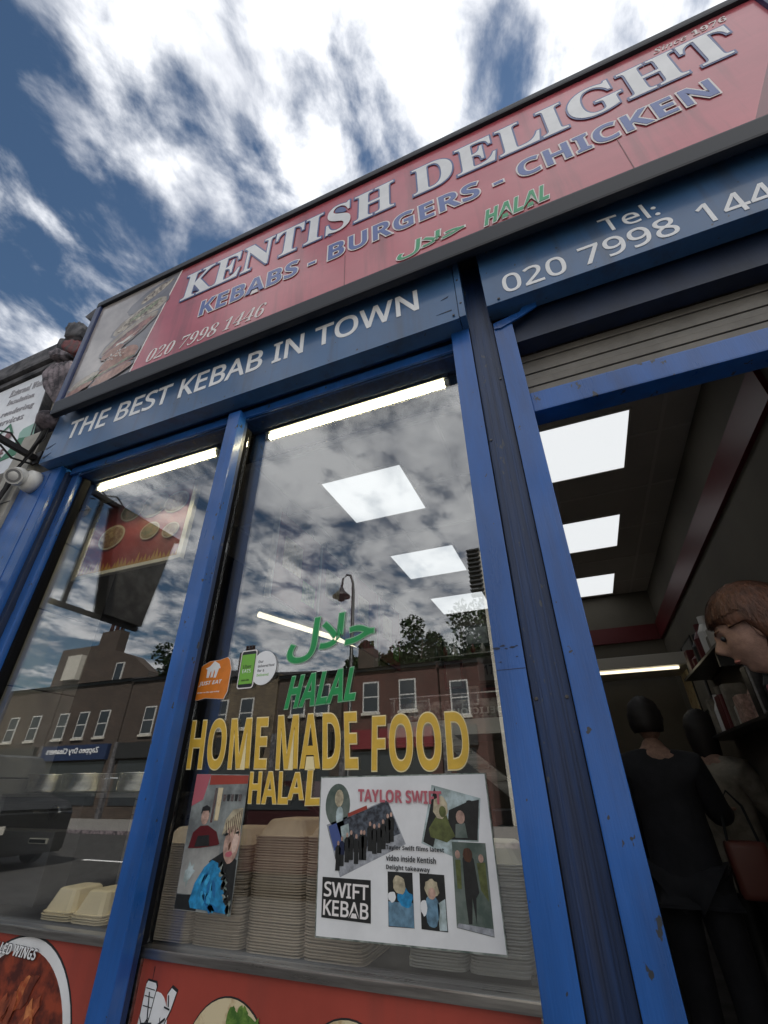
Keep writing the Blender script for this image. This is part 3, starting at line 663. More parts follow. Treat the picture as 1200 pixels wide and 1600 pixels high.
# orange sticker, torn at its top edge
t = gthing('window_sticker', 'torn orange food delivery sticker at the left edge of the right hand window', 'sticker', -1.19, 1.68)
pts = [(-1.276, 1.712), (-1.248, 1.723), (-1.209, 1.740), (-1.166, 1.741), (-1.134, 1.748), (-1.123, 1.738), (-1.111, 1.708), (-1.111, 1.663), (-1.112, 1.632), (-1.123, 1.609), (-1.203, 1.617), (-1.235, 1.611), (-1.273, 1.624), (-1.275, 1.663)]
pts = [(x + .012, z) for x, z in pts]
P('sticker_edge', m_cream, t, [lab(*p, 1.3) for p in grow(pts, 1.02)], GY - .0006, .0006)
P('sticker_sheet', m_orange, t, [lab(*p, 1.3) for p in pts], GY - .0012, .0005)
house = [(-1.223, 1.716), (-1.206, 1.722), (-1.188, 1.740), (-1.165, 1.728), (-1.157, 1.713), (-1.164, 1.712), (-1.171, 1.682), (-1.181, 1.682), (-1.178, 1.700), (-1.183, 1.712), (-1.186, 1.684), (-1.195, 1.684), (-1.194, 1.705), (-1.199, 1.702), (-1.202, 1.684), (-1.212, 1.684), (-1.214, 1.712)]
P('house_mark', m_white, t, [lab(p[0] + .012, p[1], 1.3) for p in house], GY - .0018, .0005)
text('sticker_lettering', 'JUST EAT', lab(-1.2280, 1.655, 1.3), lab(-1.1330, 1.657, 1.3), lab(-1.2250, 1.672, 1.3), GY - .0018, .0005, m_white, t, SANB)
text('sticker_lettering', 'Order on the app today', lab(-1.2270, 1.6315, 1.3), lab(-1.1330, 1.6315, 1.3), lab(-1.2270, 1.6375, 1.3), GY - .0018, .0005, m_white, t, SANB)
# phone shaped sticker and its round neighbour
t = gthing('window_sticker', 'green and black phone shaped sticker overlapping a round white one', 'sticker', -1.03, 1.69)
def rrect(x0, x1, z0, z1, r_, sh=0):
    o = []
    for cx_, cz_, a in ((x1 - r_, z1 - r_, 0), (x0 + r_, z1 - r_, 90), (x0 + r_, z0 + r_, 180), (x1 - r_, z0 + r_, 270)):
        for k in range(5):
            an = R(a + 22.5 * k); z = cz_ + r_ * math.sin(an); o.append((cx_ + r_ * math.cos(an) + sh * (z - z0), z))
    return o
P('phone_outline', m_cream, t, [lab(*p) for p in rrect(-1.083, -1.015, 1.641, 1.771, .010)], GY - .0030, .0005)
P('phone_body', m_ink, t, [lab(*p) for p in rrect(-1.079, -1.019, 1.645, 1.767, .008)], GY - .0036, .0005)
P('phone_screen', m_limeg, t, [lab(*p) for p in ((-1.077, 1.656), (-1.021, 1.656), (-1.021, 1.756), (-1.077, 1.756))], GY - .0042, .0005)
T3('Uber', (-1.067, 1.708), (-1.032, 1.708), (-1.067, 1.721), m_ink, t, name='sticker_lettering', y=GY - .0036, font=SAN)
T3('EATS', (-1.067, 1.693), (-1.032, 1.693), (-1.067, 1.705), m_white, t, name='sticker_lettering', y=GY - .0036, font=SAN)
T3('ORDER HERE', (-1.067, 1.666), (-1.034, 1.666), (-1.067, 1.671), m_ink, t, name='sticker_lettering', y=GY - .0036, font=SAN)
t = gthing('window_sticker', 'round white sticker behind the phone shaped one', 'sticker', -.98, 1.70)
P('sticker_sheet', m_white, t, [lab(*p) for p in ell(-.982, 1.705, .052, .057, 36)], GY - .0016, .0010)
for s_, z, mt_ in (('Our', 1.722, m_ink), ('delivered food', 1.707, m_ink), ('for &', 1.692, m_ink), ('Delivered.', 1.677, m_limeg)):
    T3(s_, (-1.006, z), (-1.006 + .0042 * len(s_) + .008, z), (-1.006, z + .009), mt_, t, name='sticker_lettering', y=GY - .0010, th=.0008, font=SANB)

# laminated news sheet
PY = PG - .004
t = thing('news_poster', 'laminated white news sheet with photos and a black SWIFT KEBAB box on the window', 'poster', (-.48, PY, 1.2))
k13 = lambda p: lab(p[0], p[1], 1.3)
B_ = lambda name, mt, pts, lay, parent=None: P(name, mt, parent or t, [k13(p) for p in pts], PY - .0004 * lay, .0004)
B_('laminate_edge', m_greygreen, [(-.7165, 1.376), (-.2495, 1.379), (-.2435, 1.0425), (-.708, 1.040)], 0)
B_('sheet', m_paper, [(-.714, 1.373), (-.252, 1.376), (-.246, 1.046), (-.705, 1.043)], 1)
m_ph = wrapmat('printed_crowd_photo', (0.10, 0.12, 0.15), (0.02, 0.022, 0.03), 70)
m_phs = wrapmat('printed_pale_sky', (0.50, 0.60, 0.62), (0.25, 0.31, 0.30), 30)
m_olive = mat('printed_olive', (0.13, 0.15, 0.045), .6, var=.55, vs=48, vlo=.35, vhi=.65)
m_blond = mat('printed_blond', (0.60, 0.52, 0.36), .6, var=.55, vs=48, vlo=.35, vhi=.65)
m_face = mat('printed_face', (0.62, 0.40, 0.32), .6, var=.55, vs=48, vlo=.35, vhi=.65)
m_cyan = mat('printed_turquoise', (0.02, 0.30, 0.62), .6, var=.55, vs=48, vlo=.35, vhi=.65)
m_pblue = mat('printed_denim', (0.16, 0.30, 0.42), .6, var=.55, vs=48, vlo=.35, vhi=.65)
m_pblk = mat('printed_black', (0.018, 0.02, 0.02), .5, var=.55, vs=48, vlo=.35, vhi=.65)
m_pgrey = mat('printed_pavement', (0.42, 0.44, 0.48), .6, var=.55, vs=48, vlo=.35, vhi=.65)
m_pteal = mat('printed_green_wall', (0.06, 0.09, 0.075), .6, vcol=(0.14, 0.17, 0.15), vs=18)
B_('photo_oval', m_pteal, ell(-.659, 1.310, .037, .049, 28), 2)
B_('photo_figure', m_blond, ell(-.655, 1.325, .013, .020, 16), 3); B_('photo_figure', m_phs, ell(-.652, 1.285, .011, .022, 16), 3)
B_('photo', m_pgrey, [(-.690, 1.265), (-.514, 1.322), (-.466, 1.229), (-.645, 1.157)], 2)
B_('photo_street', m_ph, [(-.630, 1.281), (-.514, 1.320), (-.480, 1.250), (-.590, 1.215), (-.640, 1.225), (-.660, 1.268)], 3)
B_('photo_shopfront', m_lblue, [(-.684, 1.262), (-.640, 1.276), (-.625, 1.225), (-.664, 1.210)], 3)
B_('photo_shopfront', m_phs, [(-.648, 1.262), (-.625, 1.269), (-.618, 1.230), (-.640, 1.224)], 4)
B_('photo_shopfront', m_tomato, [(-.628, 1.291), (-.573, 1.309), (-.571, 1.301), (-.626, 1.283)], 4)
def fig(x, z, h, coat, skin=m_face, lay=5, legs=m_pblk):
    B_('photo_figure', legs, [(x - h * .10, z), (x + h * .10, z), (x + h * .09, z + h * .45), (x - h * .09, z + h * .45)], lay)
    B_('photo_figure', coat, [(x - h * .12, z + h * .38), (x + h * .12, z + h * .38), (x + h * .13, z + h * .75), (x + h * .04, z + h * .84), (x - h * .04, z + h * .84), (x - h * .13, z + h * .75)], lay + 1)
    B_('photo_figure', skin, ell(x, z + h * .91, h * .055, h * .085, 10), lay + 1)
rr = random.Random(9)
for k in range(13):
    u = k / 12; fig(-.652 + u * .150 + rr.uniform(-.003, .003), 1.168 + u * .056 + rr.uniform(-.004, .012), .062, rr.choice((m_pblk, m_pblk, m_navycl, m_paper if k == 2 else m_pblk, m_inkred if k == 8 else m_pblk)), lay=5)
T3('TAYLOR SWIFT', (-.597, 1.318), (-.366, 1.312), (-.597, 1.346), m_inkred, t, d=1.3, y=PY - .0040, th=.0004, font=SANB, name='headline', base_off=.012)
B_('photo', m_phs, [(-.391, 1.354), (-.268, 1.325), (-.283, 1.238), (-.332, 1.238), (-.338, 1.205), (-.425, 1.232)], 2)
B_('photo_crowd', m_pblk, [(-.350, 1.300), (-.300, 1.318), (-.272, 1.322), (-.285, 1.241), (-.36, 1.241)], 3)
B_('photo_figure', m_pblk, [(-.384, 1.350), (-.37, 1.30), (-.395, 1.225), (-.420, 1.235)], 3)
B_('photo_figure', m_olive, [(-.385, 1.285), (-.360, 1.300), (-.350, 1.27), (-.338, 1.248), (-.36, 1.235), (-.400, 1.245), (-.404, 1.262)], 4)
B_('photo_figure', m_blond, blob(-.371, 1.306, .019, .024, 18, .1, 0, 3), 5); B_('photo_figure', m_olive, ell(-.366, 1.297, .009, .012, 12), 6)
B_('photo_figure', m_face, ell(-.322, 1.286, .011, .014, 14), 5); B_('photo_figure', m_pteal, [(-.335, 1.272), (-.312, 1.274), (-.308, 1.245), (-.338, 1.245)], 5)
B_('photo_figure', m_pblk, blob(-.297, 1.300, .014, .020, 16, .1, 0, 5), 6)
for k, s_ in enumerate(('Taylor Swift films latest', 'video inside Kentish', 'Delight takeaway')):
    ln = (.150, .128, .112)[k]; z = (1.215, 1.195, 1.176)[k]
    T3(s_, (-.518, z), (-.518 + ln, z - .002), (-.518, z + .012), m_ink, t, d=1.3, y=PY - .0030, th=.0004, font=SANB, name='caption')
B_('black_box', m_pblk, [(-.694, 1.156), (-.560, 1.155), (-.559, 1.075), (-.692, 1.078)], 3)
T3('SWIFT', (-.687, 1.119), (-.566, 1.117), (-.687, 1.147), m_cream, t, d=1.3, y=PY - .0014, th=.0004, font=SAN, name='headline', base_off=.02)
T3('KEBAB', (-.687, 1.084), (-.566, 1.082), (-.687, 1.112), m_cream, t, d=1.3, y=PY - .0014, th=.0004, font=SAN, name='headline', base_off=.02)
B_('photo', m_pblk, [(-.515, 1.174), (-.451, 1.174), (-.450, 1.074), (-.514, 1.073)], 3)
B_('photo_figure', m_pblue, [(-.5135, 1.118), (-.4505, 1.118), (-.4505, 1.0745), (-.5135, 1.0745)], 4); B_('photo_figure', m_cyan, blob(-.472, 1.127, .018, .017, 18, .2, 0, 2), 5)
B_('photo_figure', m_blond, blob(-.485, 1.150, .016, .018, 18, .12, 0, 4), 6); B_('photo_figure', m_paper, blob(-.503, 1.127, .010, .011, 14, .2, 0, 4), 5)
B_('photo', m_pblk, [(-.433, 1.174), (-.372, 1.173), (-.371, 1.073), (-.433, 1.074)], 3)
B_('photo_figure', m_pblue, blob(-.405, 1.108, .017, .030, 18, .1, 0, 6), 4); B_('photo_figure', m_phs, [(-.392, 1.12), (-.373, 1.13), (-.3725, 1.075), (-.39, 1.0745)], 4)
B_('photo_figure', m_blond, blob(-.405, 1.147, .018, .018, 18, .15, 0, 7), 5); B_('photo_figure', m_face, ell(-.404, 1.138, .009, .011, 12), 6); B_('photo_figure', m_paper, blob(-.424, 1.112, .008, .016, 14, .2, 0, 4), 5)
B_('photo', m_pteal, [(-.348, 1.237), (-.267, 1.236), (-.268, 1.072), (-.350, 1.082)], 3)
B_('photo_figure', m_pblk, [(-.325, 1.205), (-.318, 1.216), (-.306, 1.216), (-.298, 1.204), (-.292, 1.145), (-.300, 1.135), (-.304, 1.09), (-.309, 1.135), (-.314, 1.09), (-.322, 1.09), (-.325, 1.14)], 4)
B_('photo_figure', m_hair, blob(-.312, 1.213, .011, .014, 14, .1, 0, 6), 5); B_('photo_figure', m_face, ell(-.336, 1.213, .006, .008, 12), 5); B_('photo_figure', m_olive, [(-.343, 1.203), (-.330, 1.203), (-.332, 1.15), (-.342, 1.15)], 4)
B_('photo_figure', m_face, ell(-.281, 1.207, .006, .008, 12), 5); B_('photo_figure', m_olive, [(-.292, 1.198), (-.272, 1.20), (-.272, 1.13), (-.288, 1.15)], 4); B_('photo_figure', m_pgrey, [(-.345, 1.09), (-.268, 1.085), (-.268, 1.073), (-.3495, 1.083)], 4)
# photo print
m_cyan2 = mat('printed_blue_light', (.05, .42, .75), .6, var=.3, vs=60); m_cyan3 = mat('printed_blue_deep', (.012, .16, .40), .6, var=.3, vs=60)
t2 = thing('photo_print', 'tall colour photo print of two people taped to the window over the brown boxes', 'photo', (-1.06, PY, 1.2))
Q = lambda name, mt, pts, lay: P(name, mt, t2, [k13(p) for p in pts], PY - .0004 * lay, .0004)
m_kit = wrapmat('printed_kitchen', (0.30, 0.33, 0.32), (0.13, 0.14, 0.14), 12)
m_floorp = wrapmat('printed_steel_table', (0.36, 0.36, 0.34), (0.20, 0.20, 0.19), 9)
Q('sheet', m_kit, [(-1.161, 1.390), (-.962, 1.385), (-.964, 1.063), (-1.156, 1.066)], 0)
Q('photo_wall', m_inkred, [(-1.161, 1.389), (-1.105, 1.388), (-1.120, 1.322), (-1.160, 1.305)], 1)
Q('photo_sign', m_tomato, [(-1.105, 1.386), (-.963, 1.383), (-.963, 1.362), (-1.104, 1.360)], 1)
Q('photo_table', m_floorp, [(-1.158, 1.20), (-1.03, 1.21), (-1.03, 1.10), (-1.155, 1.10)], 1)
Q('photo_dark_strip', m_pblk, [(-1.1555, 1.098), (-1.08, 1.100), (-1.08, 1.066), (-1.155, 1.067)], 1)
Q('photo_doner_spit', m_bread, [(-1.068, 1.352), (-1.050, 1.352), (-1.052, 1.27), (-1.066, 1.27)], 2); Q('photo_doner_spit', m_chrome, [(-1.078, 1.352), (-1.070, 1.352), (-1.072, 1.265), (-1.080, 1.265)], 2)
Q('photo_man', m_redb, [(-1.144, 1.202), (-1.135, 1.24), (-1.112, 1.256), (-1.085, 1.258), (-1.05, 1.243), (-1.034, 1.215), (-1.04, 1.212), (-1.10, 1.204)], 3)
Q('photo_man', m_pblk, [(-1.122, 1.206), (-1.115, 1.232), (-1.075, 1.235), (-1.068, 1.210)], 4)
Q('photo_man', m_face, ell(-1.100, 1.279, .014, .020, 16), 4); Q('photo_man', m_pblk, [(-1.117, 1.285), (-1.115, 1.302), (-1.10, 1.308), (-1.086, 1.302), (-1.084, 1.288), (-1.09, 1.294), (-1.112, 1.293)], 5)
Q('photo_woman', m_pblk, [(-1.06, 1.175), (-1.01, 1.20), (-.966, 1.18), (-.9655, 1.066), (-1.02, 1.07)], 3)
Q('photo_woman', m_cyan, [(-1.108, 1.085), (-1.098, 1.125), (-1.074, 1.160), (-1.050, 1.178), (-1.020, 1.170), (-.985, 1.10), (-.968, 1.066), (-1.10, 1.072)], 4)
Q('photo_woman', m_face, blob(-.990, 1.218, .027, .046, 20, .04, -8, 4), 5)
Q('photo_woman', m_blond, [(-1.028, 1.235), (-1.022, 1.272), (-1.0, 1.297), (-.966, 1.302), (-.966, 1.245), (-.985, 1.262), (-1.01, 1.252)], 6)
Q('photo_woman', m_inkred, blob(-.994, 1.193, .012, .007, 14, .15, 10, 4), 6)
Q('photo_woman', m_pblk, blob(-1.012, 1.238, .009, .003, 10, .15, 10, 4), 7); Q('photo_woman', m_pblk, blob(-.974, 1.243, .007, .003, 10, .15, 10, 4), 7)
for k in range(16):
    x = -1.022 + .0035 * k; Q('photo_hair_strand', (m_blond, m_hair)[k % 2], [(x, 1.262 + .0024 * k), (x + .0016, 1.263 + .0024 * k), (x + .006 - k * .0004, 1.236 + (k % 5) * .004), (x + .004 - k * .0004, 1.235 + (k % 5) * .004)], 7)
Q('photo_woman', mat('printed_face_light', (.74, .55, .46), .6, var=.2, vs=60), blob(-.978, 1.222, .010, .026, 14, .1, -8, 3), 6)
Q('photo_woman', m_hair, blob(-.996, 1.211, .0035, .009, 10, .2, -10, 5), 7)
for k in range(14): Q('photo_fur_collar', (m_pblk, m_greygreen)[k % 2], blob(-1.02 + .0035 * k + (k % 3) * .003, 1.172 - .008 * k, .007, .010, 9, .45, k * 30, k), 5)
for k in range(12): Q('photo_coat_fold', (m_cyan2, m_cyan3)[k % 2], blob(-1.075 + .009 * (k % 6) + .01 * (k // 6), 1.135 - .020 * (k // 3), .006, .016, 10, .4, -30 + k * 9, k), 5)
for k in range(5): Q('photo_shelf_pan', (m_chrome, m_pblk)[k % 2], [(-1.045 + .014 * k, 1.335), (-1.034 + .014 * k, 1.335), (-1.035 + .014 * k, 1.318), (-1.044 + .014 * k, 1.318)], 2)
Q('photo_lettuce', m_phs, blob(-1.125, 1.145, .014, .026, 16, .4, -20, 8), 2)

# ================================================================== takeout boxes inside the window
def box_mesh(name, mt, w=.17, d=.205, h=.042, taper=.030, lip=.006, lobes=2):
    bm = bmesh.new()
    for L in range(lobes):
        x0 = L * (w + .002)
        def ring(i, z, r_):
            o = []
            for cx_, cy_, a in ((x0 + w - i - r_, d - i - r_, 0), (x0 + i + r_, d - i - r_, 90), (x0 + i + r_, i + r_, 180), (x0 + w - i - r_, i + r_, 270)):
                for k in range(3): an = R(a + 45 * k); o.append(bm.verts.new((cx_ + r_ * math.cos(an), cy_ + r_ * math.sin(an), z)))
            return o
        rs = [ring(0.002, -.0008, .022), ring(0, .0, .022), ring(0, .0026, .022), ring(lip, .0032, .020), ring(taper, h - .004, .016), ring(taper + .006, h, .014)]
        for a, b in zip(rs, rs[1:]):
            for k in range(12): bm.faces.new((a[k], a[(k + 1) % 12], b[(k + 1) % 12], b[k]))
        bm.faces.new(rs[-1]); 
    bmesh.ops.recalc_face_normals(bm, faces=bm.faces)
    me = bpy.data.meshes.new(name); bm.to_mesh(me); bm.free(); me.materials.append(mt); return me
def stack(me, x, y, z, n, pitch, label, toplabel, group, rz=0, jit=.0016, drift=(0, 0)):
    rr = random.Random(int(abs(x) * 1000))
    for k in range(n):
        o = bpy.data.objects.new('takeout_box', me); COL.objects.link(o)
        o.location = (x + rr.uniform(-jit, jit) + drift[0] * k / n, y + rr.uniform(-jit, jit) + drift[1] * k / n, z + k * pitch); o.rotation_euler = (rr.uniform(-.004, .004), rr.uniform(-.004, .004), R(rz) + rr.uniform(-.008, .008))
        o['category'] = 'takeaway box'; o['group'] = group; o['label'] = toplabel if k == n - 1 else label
bA = box_mesh('takeout_box', m_pulp, .172); bC = box_mesh('takeout_box', m_pulp, .178); bE = box_mesh('takeout_box', m_foamw, .150); bF = box_mesh('takeout_box', m_foamc, .140, .16, .06, .026)
ZC = .975
stack(bA, -1.335, .185, ZC, 40, .0058, 'brown pulp takeaway box nested in the stack behind the tall photo print', 'topmost brown takeaway box of the stack behind the tall photo print', 'brown takeaway boxes stacked at the left of the window', drift=(-.012, .0))
stack(bC, -.972, .180, ZC, 43, .0060, 'brown pulp takeaway box nested in the tallest stack left of the news sheet', 'topmost brown takeaway box of the tallest stack left of the news sheet', 'brown takeaway boxes in the tall middle stack', drift=(-.010, .0))
stack(bE, -.515, .215, ZC + .003, 36, .0058, 'white foam takeaway box nested in the stack behind the news sheet', 'topmost white foam takeaway box beside the right post', 'white takeaway boxes stacked at the right of the window', drift=(.012, 0))
stack(bF, -1.805, .19, ZC + .012, 4, .0062, 'cream takeaway box nested in the low pile in the left window', 'topmost cream takeaway box of the low pile in the left window', 'cream takeaway boxes in the left window')
# counter top and machines
ct = thing('counter', 'steel counter top running inside both windows below the takeaway boxes', 'counter', (-1.4, .4, .97))
B('worktop', m_dsteel, ct, -2.655, -.18, .113, .75, .945, .972, bev=.003); B('counter_front', m_steel, ct, -2.65, -.19, .70, .74, .06, .945)
fr = thing('food_warmer', 'wide dark steel food warmer carrying the round pans in the left window', 'food warmer', (-2.35, .6, .975))
B('body', m_dsteel, fr, -2.640, -2.11, .48, .98, .9725, 1.325, bev=.006); B('top_rim', m_steel, fr, -2.648, -2.05, .46, 1.00, 1.325, 1.338, bev=.003)
B('car_reflection_bar', m_chrome, fr, -2.40, -2.15, .470, .479, 1.262, 1.270)  # stands in for a car's chrome strip reflected in the glass
bm = bmesh.new(); lathe(bm, [(.030, -.012), (.030, .0), (.024, .0), (.024, -.012)], (-2.26, .474, 1.268), 24, 'y'); obj('car_reflection_ring', bm, m_chrome, fr)  # reflection of a car emblem, modelled as solid chrome on the warmer
bm = bmesh.new()
for a, b in (((-2.276, 1.284), (-2.262, 1.272)), ((-2.246, 1.284), (-2.260, 1.272)), ((-2.280, 1.272), (-2.270, 1.252)), ((-2.270, 1.252), (-2.261, 1.268)), ((-2.261, 1.268), (-2.251, 1.252)), ((-2.251, 1.252), (-2.242, 1.272))): tube(bm, [(a[0], .466, a[1]), (b[0], .466, b[1])], .0028, 6)
obj('car_reflection_letters', bm, m_chrome, fr)
fr2 = thing('steel_cabinet', 'low grey steel cabinet standing on the counter in the left window', 'cabinet', (-2.33, .45, .975))
B('body', mat('grey_steel_sheet', (0.22, 0.22, 0.225), .42, .8, var=.25, vs=5, stretch=(.3, 1, 2)), fr2, -2.60, -2.07, .36, .478, .9725, 1.205, bev=.004)
B('name_plate', m_alu, fr2, -2.20, -2.095, .352, .36, 1.165, 1.183, bev=.002)
P('name_plate_mark', m_ink, fr2, [(-2.195, 1.168), (-2.10, 1.168), (-2.10, 1.180), (-2.195, 1.180)], .3505, .0015)
m_pan = mat('scratched_pan_steel', (.80, .79, .77), .22, .85, var=.3, vs=12, stretch=(1, 1, 4))
pg = 'round steel pans on the food warmer'
for k, (x, y, r_, l_) in enumerate(((-2.52, .60, .104, 'round steel pan at the left end of the food warmer'), (-2.255, .60, .118, 'round steel pan in the middle of the food warmer'), (-1.94, .62, .10, 'round steel pan nearest the central window post'), (-2.37, .85, .105, 'round steel pan in the back row of the food warmer'))):
    t = thing('steel_pan', l_, 'pan', (x, y, 1.338), pg); z0 = 1.340
    bm = bmesh.new(); lathe(bm, [(.001, z0), (r_ * .92, z0), (r_, z0 + .01), (r_, z0 + .068), (r_ + .008, z0 + .072), (r_ + .008, z0 + .076), (r_ - .004, z0 + .076), (r_ - .006, z0 + .015), (.001, z0 + .012)], (x, y, 0), 32); obj('pan_body', bm, m_pan, t, smooth=True)
    bm = bmesh.new(); tube(bm, [(x + r_, y - .03, z0 + .05), (x + r_ + .03, y - .02, z0 + .055), (x + r_ + .03, y + .02, z0 + .055), (x + r_, y + .03, z0 + .05)], .004, 6); obj('pan_handle', bm, m_chrome, t)
B('side_shelf', m_steel, ct, -2.045, -1.78, .48, .86, 1.32, 1.338); B('side_shelf_leg', m_steel, ct, -1.82, -1.80, .49, .85, .972, 1.32)
# serving counter deeper in, behind the right hand window
dc = thing('display_counter', 'lit glass display counter deep inside behind the yellow letters', 'display counter', (-.6, 1.4, .06))
B('cabinet', m_dsteel, dc, -1.20, -.10, 1.25, 1.70, .061, 1.20, bev=.004); B('hood_beam', m_alu, dc, -.95, -.10, 1.20, 1.60, 1.565, 1.635, bev=.004)
B('glass_panel', m_clear, dc, -.93, -.10, 1.20, 1.21, 1.645, 1.75); B('glass_rim', m_chrome, dc, -.935, -.10, 1.197, 1.213, 1.75, 1.756); B('rack_back', wrapmat('mixed_goods', (0.45, 0.40, 0.36), (0.10, 0.05, 0.04), 26), dc, -.93, -.10, 1.30, 1.32, 1.637, 1.74)
bm = bmesh.new(); box(bm, -.30, .30, -.018, .018, -.028, .028)
bmesh.ops.rotate(bm, cent=(0, 0, 0), matrix=Matrix.Rotation(R(38), 3, 'Y'), verts=bm.verts); bmesh.ops.translate(bm, vec=(-.42, 1.12, 1.40), verts=bm.verts); obj('slanted_rail', bm, m_steel, dc)
tt = text('display_lettering', 'DELICIOUS', (-.34, 1.655), (-.62, 1.655), (-.34, 1.685), 1.195, .003, m_alu, dc, SANB)
for k in range(9):
    bm = bmesh.new(); box(bm, -1.15 + k * .115, -1.15 + k * .115 + .09, 1.26, 1.36, 1.20, 1.20 + .06 + .05 * (k % 3), bev=.006)
    o = obj('food_tub', bm, (m_redb, m_alu, m_dsteel, m_foamw)[k % 4], None); o['label'] = 'small tub standing on the inner display counter'; o['category'] = 'tub'; o['group'] = 'tubs on the inner counter'
# back wall: shelf, frames, red posters
def bw(x, z): k = 5.28 / 6.0; return (x * k, 1.35 + (z - 1.35) * k)
def fram(a, b, c, d, mt, label, fmat=m_dark, nm='picture_frame', cat='picture'):
    (x0, z1), (x1, z0) = bw(a, b), bw(c, d); t = thing(nm, label, cat, ((x0 + x1) / 2, 4.1, z0))
    B('frame', fmat, t, x0, x1, 4.085, 4.119, z0, z1); B('print', mt, t, x0 + .03, x1 - .03, 4.078, 4.084, z0 + .03, z1 - .03)
fram(-1.56, 3.22, -1.31, 2.83, m_greygreen, 'dark framed picture on the back wall seen through the window', m_ink)
fram(-1.25, 3.22, -.89, 2.93, m_kit, 'wide dark framed picture right of the first on the back wall', m_ink)
fram(-1.56, 2.77, -1.30, 2.42, m_tile, 'red framed notice under the shelf on the back wall', m_redb)
fram(-1.14, 2.73, -.80, 2.46, m_tile, 'pale sheet numbered 17 on the back wall', m_iwall)
fram(-1.10, 2.44, -.86, 2.00, m_redb, 'dark red poster on the back wall', m_dark)
fram(-1.26, 2.44, -1.12, 2.00, m_tile, 'white grid sheet left of the dark red poster', m_alu)
t = thing('wall_calendar_number', 'large dark number 17 printed on the back wall sheet', 'sign', (-.9, 4.07, 2.4))
text('number', '17', (*bw(-1.02, 2.56),), bw(-.90, 2.56), bw(-1.02, 2.68), 4.070, .004, m_ink, t, SANB)
(x0, z0), (x1, z1) = bw(-1.68, 2.80), bw(-.55, 2.82)
t = thing('wall_shelf', 'thin pale shelf across the back wall holding small items', 'shelf', ((x0 + x1) / 2, 4.0, z0)); B('board', m_alu, t, x0, x1, 3.90, 4.07, z0 - .012, z0); B('bracket', m_dsteel, t, x0 + .1, x0 + .12, 3.95, 4.07, z0 - .1, z0 - .0125)
rr = random.Random(4)
for k in range(8):
    bm = bmesh.new(); x = -1.42 + k * .11; lathe(bm, [(.001, z0 + .001), (.025, z0 + .001), (.027, z0 + .07), (.012, z0 + .10), (.012, z0 + .12), (.001, z0 + .12)], (x, 3.98, 0), 12)
    o = obj('jar', bm, (m_dsteel, m_redb, m_alu)[k % 3], None, smooth=True); o['label'] = 'small jar on the pale shelf at the back wall'; o['category'] = 'jar'; o['group'] = 'jars on the back shelf'
# serving counter seen through the doorway
dc2 = thing('serving_counter', 'long serving counter with a lit hood at the back of the doorway', 'counter', (.6, 3.4, .06))
B('cabinet', m_dsteel, dc2, -.3, .94, 3.2, 3.8, .061, 1.10, bev=.004); B('worktop', m_alu, dc2, -.32, .94, 3.12, 3.85, 1.1005, 1.14); B('hood', m_alu, dc2, -.3, .94, 3.25, 3.8, 2.20, 2.30, bev=.01); B('hood_post', m_steel, dc2, -.28, -.24, 3.4, 3.44, 1.1405, 2.20)
bm = bmesh.new(); tube(bm, [(-.2, 3.3, 2.185), (.85, 3.3, 2.185)], .012, 8); obj('lamp_tube', bm, m_strip, dc2)
rr = random.Random(6)
for k in range(14):
    x = -.22 + k * .083; h = rr.uniform(.10, .30); bm = bmesh.new(); lathe(bm, [(.001, 1.142), (.036, 1.142), (.038, 1.142 + h * .7), (.018, 1.142 + h * .85), (.018, 1.142 + h), (.001, 1.142 + h)], (x, 3.25 + rr.uniform(0, .12), 0), 12)
    o = obj('sauce_bottle', bm, rr.choice((m_redb, m_beige, m_alu, m_dsteel, m_face)), None, smooth=True); o['label'] = 'sauce bottle standing on the serving counter behind the doorway'; o['category'] = 'bottle'; o['group'] = 'bottles on the serving counter'
for k, (a, b) in enumerate(((3.05, 3.4), (3.5, 3.8))):
    t = thing('wall_menu', ['pale menu sheet on the right wall inside the doorway', 'second pale menu sheet deeper on the right wall'][k], 'menu', (.94, a, 2.0)); B('sheet', (m_tile, m_bread)[k], t, .935, .949, a, b, 1.85, 2.35); B('frame', m_ink, t, .9495 - .008, .9497, a - .02, b + .02, 1.83, 2.37)

for k, (z, y0, y1) in enumerate(((1.62, 1.1, 2.9), (2.02, 1.75, 2.9))):
    t = thing('wall_shelf', ['lower shelf of packets on the right wall inside the doorway', 'upper shelf of packets on the right wall inside the doorway'][k], 'shelf', (.86, (y0 + y1) / 2, z))
    B('board', m_dsteel, t, .78, .948, y0, y1, z - .015, z); B('bracket', m_ink, t, .80, .947, y0 + .2, y0 + .22, z - .10, z - .0155)
    rr = random.Random(20 + k); y = y0 + .03; n_ = 0
    while y < y1 - .12:
        wd, h_ = rr.uniform(.05, .12), rr.uniform(.10, .26); bm = bmesh.new()
        if rr.random() < .5: box(bm, .79 + rr.uniform(0, .04), .92, y, y + wd, z + .001, z + h_, bev=.012)
        else: lathe(bm, [(.001, z + .001), (wd * .48, z + .001), (wd * .5, z + h_ * .6), (wd * .25, z + h_ * .8), (wd * .25, z + h_), (.001, z + h_)], (.85, y + wd / 2, 0), 14)
        o = obj('food_packet', bm, (q_ := rr.choice((('dark red', m_redb), ('beige', m_beige), ('grey', m_alu), ('dark steel', m_dsteel), ('pinkish', m_face), ('black', m_ink), ('white', m_foamw), ('faded red', m_inkred))))[1], None); o['category'] = 'packet'; o['group'] = 'packets on the right wall shelves'
        o['label'] = q_[0] + ' food packet standing on the ' + ['lower', 'upper'][k] + ' shelf inside the doorway'; y += wd + rr.uniform(.005, .05)

